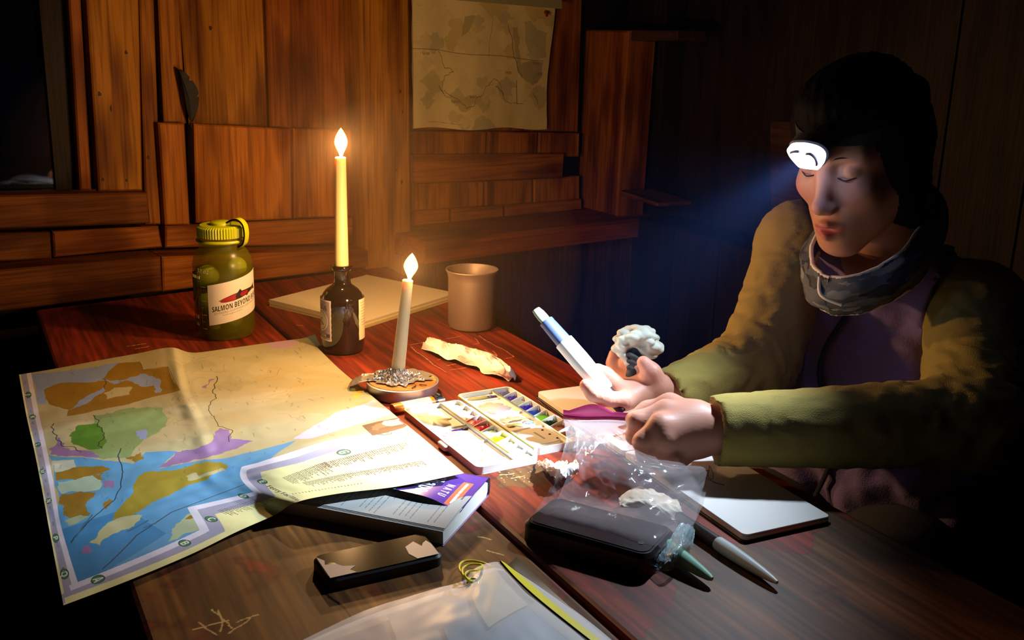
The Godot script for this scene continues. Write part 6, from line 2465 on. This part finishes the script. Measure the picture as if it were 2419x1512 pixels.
func held(_w: Vector3) -> void:
	# flat brush with a white handle
	var a := dep(1268, 733, 1.272)
	var b := dep(1474, 972, 1.247)
	var d := (b - a).normalized()
	var l := (b - a).length()
	var t := thing("paint_brush", "flat paint brush with blue-grey ferrule and white handle held in the far hand", "brush")
	var s := func(k: float) -> Vector3: return a + d * l * k
	mesh_node("bristles", tube([s.call(-0.01), s.call(0.03), s.call(0.075), s.call(0.11)], [0.0082, 0.0103, 0.0108, 0.0100], 20, 0.45), paint(Color(0.56, 0.62, 0.48), 0.7), t)
	mesh_node("ferrule", tube([s.call(0.105), s.call(0.11), s.call(0.135), s.call(0.14), s.call(0.15), s.call(0.31), s.call(0.315)], [0.0103, 0.0119, 0.0121, 0.0114, 0.0121, 0.0132, 0.0127], 24, 0.7), paint(Color(0.34, 0.40, 0.56), 0.35), t)
	mesh_node("handle", tube([s.call(0.31), s.call(0.315), s.call(0.5), s.call(0.78), s.call(0.80)], [0.0127, 0.0143, 0.0148, 0.0132, 0.0112], 24, 0.8), M.white, t)
	mesh_node("handle_end", tube([s.call(0.80), s.call(0.98), s.call(1.0)], [0.0106, 0.0087, 0.0053], 16, 0.8), paint(Color(0.16, 0.06, 0.05), 0.4), t)
	# knobbly pale mushroom on a dark stalk
	var g := Flesh.new()
	var c := dep(1506, 812, 1.305)
	var rx := eye_right
	var uy := eye_up
	var bz := -eye_ahead
	var pc := RandomNumberGenerator.new()
	pc.seed = 4
	g.ball(c, Vector3(0.0245, 0.0145, 0.020), 0.003, Basis(rx, uy, bz))
	for k in 78:
		var th := pc.randf_range(0, TAU)
		var ph := asin(pc.randf_range(-0.35, 1.0))
		var q := Vector3(cos(th) * cos(ph), sin(ph), sin(th) * cos(ph))
		if q.y < 0.1 and q.z > 0.2 and absf(q.x) < 0.55:
			continue
		var p := c + rx * q.x * 0.0255 + uy * (q.y * 0.0195 - 0.002 * absf(q.x)) + bz * q.z * 0.022
		g.ball(p, Vector3(0.0078, 0.0046, 0.006) * pc.randf_range(0.7, 1.35), 0.0010, Basis(rx, uy, bz) * Basis(Vector3.BACK, pc.randf_range(-0.3, 0.3)))
	for q in [[-24, 14], [-20, 34], [-30, 26], [-14, 46], [22, 18], [36, 10], [30, 28], [44, 16]]:
		g.ball(dep(1506 + q[0], 812 + q[1], 1.297), Vector3(0.010, 0.005, 0.008), 0.003, Basis(rx, uy, bz))
	g.ball(dep(1497, 836, 1.288), Vector3(0.0085, 0.0095, 0.014), 0.004, Basis(rx, uy, bz) * Basis(Vector3.BACK, 0.5), true)
	g.ball(dep(1514, 818, 1.284), Vector3(0.0100, 0.0035, 0.009), 0.003, Basis(rx, uy, bz) * Basis(Vector3.BACK, 0.3), true)
	var m := thing("mushroom", "knobbly pale brain-like mushroom on a dark stalk held between finger and thumb", "mushroom")
	var cap := paint(Color(0.76, 0.75, 0.68), 0.8)
	mesh_node("cap", flesh_mesh(g, c - Vector3(0.05, 0.05, 0.05), c + Vector3(0.05, 0.05, 0.05), 0.0016), cap, m)
	var st := Flesh.new()
	st.capsule(dep(1503, 826, 1.303), dep(1498, 858, 1.299), 0.0095, 0.0075, 0.004)
	st.capsule(dep(1498, 858, 1.299), dep(1496, 888, 1.293), 0.0075, 0.0100, 0.004)
	for k in 12:
		st.ball(dep(1488 + 9 * (k % 3), 838 + 5 * k, 1.290), Vector3(0.005, 0.003, 0.004), 0.002)
	mesh_node("stalk", flesh_mesh(st, c - Vector3(0.04, 0.075, 0.05), c + Vector3(0.04, 0.03, 0.05), 0.0018), paint(Color(0.17, 0.16, 0.13), 0.7), m)


func head_torch() -> void:
	var h := head_frame
	var tilt := Basis(Vector3.RIGHT, 0.30)
	var f := h * Transform3D(tilt, Vector3(0, 0.064, 0.104))
	var t := thing("head_torch", "lit white head torch worn on the forehead, shining down at the table", "head torch", f)
	var shape := func(k: float, z: float) -> Array:      # rounded, narrower below
		var o := []
		for c in [[0.0285, 0.011, 0.009, 0], [0.0, 0.0225, 0.03, 9], [-0.0285, 0.011, 0.009, 0]]:
			pass
		var pts := [Vector2(0.013, -0.0215), Vector2(0.022, -0.013), Vector2(0.0295, 0.002), Vector2(0.029, 0.012), Vector2(0.020, 0.0195), Vector2(0.0, 0.0225), Vector2(-0.020, 0.0195), Vector2(-0.029, 0.012), Vector2(-0.0295, 0.002), Vector2(-0.022, -0.013), Vector2(-0.013, -0.0215)]
		var loop := pts.duplicate()
		loop.append(pts[0])
		for p in curve(loop, 4).slice(0, -1):
			o.append(Vector3(p.x * k, p.y * k, z))
		return o
	mesh_node("housing", slab(shape.call(1.04, 0.020), Vector3(0, 0, -0.022), 0.004), paint(Color(0.28, 0.29, 0.32), 0.5), t)
	var lamp := paint(Color(0.95, 0.97, 1.0), 0.3)
	lamp.emission_enabled = true
	lamp.emission = Color(0.86, 0.93, 1.0)
	lamp.emission_energy_multiplier = 5.0
	mesh_node("lamp_lens", slab(shape.call(0.96, 0.031), Vector3(0, 0, -0.012), 0.005), lamp, t)
	var trimc := paint(Color(0.50, 0.44, 0.56), 0.6)
	for s in [-1.0, 1.0]:
		var p := curve([Vector3(0.008, 0.0135, 0.0315), Vector3(0.015, 0.0135, 0.0315), Vector3(0.0195, 0.008, 0.0312), Vector3(0.020, 0.000, 0.0310), Vector3(0.0185, -0.006, 0.0308)] if s > 0 else [Vector3(-0.003, 0.0155, 0.0312), Vector3(-0.010, 0.0150, 0.0312), Vector3(-0.018, 0.0120, 0.0308)], 6)
		mesh_node("reflector", tube(p, 0.0036, 8, 0.4), trimc, t)
	var band := []
	for i in 49:
		var a := TAU * i / 48.0
		band.append(Vector3(0.0905 * sin(a), 0.060 + 0.012 * (1.0 - cos(a)), -0.024 + (0.112 if cos(a) > 0 else 0.100) * cos(a)))
	var fn := func(u: float, v: float) -> Vector3:
		var p: Vector3 = along(band, u)
		return p + Vector3(0, (v - 0.5) * 0.022, 0)
	mesh_node("strap", sheet(60, 3, fn, 0.0012, Vector3(0, 0, 0.001)), paint(Color(0.05, 0.06, 0.10), 0.9), t, f.affine_inverse() * h)
	var l := SpotLight3D.new()
	l.name = "torch_beam"
	l.light_color = Color(0.84, 0.92, 1.0)
	l.light_energy = TORCH
	l.light_size = 0.012
	l.spot_angle = 22.5
	l.spot_angle_attenuation = 1.0
	l.spot_range = 12.0
	l.spot_attenuation = 2.0
	l.shadow_enabled = true
	t.add_child(l, true)
	l.position = Vector3(0, -0.002, 0.026)
	var at := f * l.position
	l.global_transform = Transform3D(Basis(), at).looking_at(tab(985, 1085), Vector3.UP)
	var w := SpotLight3D.new()
	w.name = "torch_flood"
	w.light_color = l.light_color
	w.light_energy = TORCH * 0.2
	w.light_size = 0.012
	w.spot_angle = 54.0
	w.spot_angle_attenuation = 1.0
	w.spot_range = 12.0
	w.spot_attenuation = 2.0
	w.shadow_enabled = true
	t.add_child(w, true)
	w.global_transform = Transform3D(Basis(), at).looking_at(tab(1060, 1210), Vector3.UP)
	var g := OmniLight3D.new()      # added weak blue fill that imitates lens glare round the torch
	g.name = "glare_fill"
	g.light_color = Color(0.35, 0.55, 1.0)
	g.light_energy = TORCH * 0.001
	g.light_size = 0.012
	g.omni_range = 12.0
	g.omni_attenuation = 2.0
	g.shadow_enabled = true
	g.position = Vector3(0, 0, 0.0325)
	t.add_child(g, true)


func seat(hip: Vector3, across: Vector3, ahead: Vector3) -> void:
	var f := Transform3D(Basis(TA, Vector3.UP, TA.cross(Vector3.UP)), Vector3(hip.x, 0, hip.z))
	var t := thing("bench", "plain dark wooden bench the person sits on along the wall", "bench", f)
	mesh_node("seat", box(Vector3(-0.7, 0.385, -0.14), Vector3(0.8, 0.425, 0.16), 0.005), M.dark_rail, t)
	for x in [-0.6, 0.65]:
		mesh_node("leg", box(Vector3(x, 0, -0.12), Vector3(x + 0.06, 0.384, 0.14), 0.004), M.dark_wood, t)


func haze() -> void:   # fog added to imitate the glow round the flames and the torch
	var k := 0
	for q in [[812, 345, 1.70, 0.5, 0.06], [975, 632, 1.50, 0.5, 0.06]]:
		var m := FogMaterial.new()
		m.albedo = Color(1.0, 0.86, 0.7)
		m.density = q[4]
		var v := FogVolume.new()
		v.name = "halo_fog"  # added fog that draws a halo round the flame
		v.shape = RenderingServer.FOG_VOLUME_SHAPE_ELLIPSOID
		v.size = Vector3.ONE * q[3]
		v.material = m
		v.transform = M.floor.transform.affine_inverse() * Transform3D(Basis(), dep(q[0], q[1], q[2]))
		v.set_meta("kind", "stuff")
		M.floor.add_child(v, true)
		k += 1
	var m2 := FogMaterial.new()
	m2.albedo = Color(0.45, 0.62, 1.0)
	m2.density = 0.015
	var v2 := FogVolume.new()
	v2.name = "glow_fog"  # added fog imitating the blue glare in front of the torch
	v2.shape = RenderingServer.FOG_VOLUME_SHAPE_ELLIPSOID
	v2.size = Vector3(0.8, 0.6, 0.8)
	v2.material = m2
	v2.transform = M.floor.transform.affine_inverse() * Transform3D(Basis(), head_frame * Vector3(0, 0.05, 0.16))
	v2.set_meta("kind", "stuff")
	M.floor.add_child(v2, true)
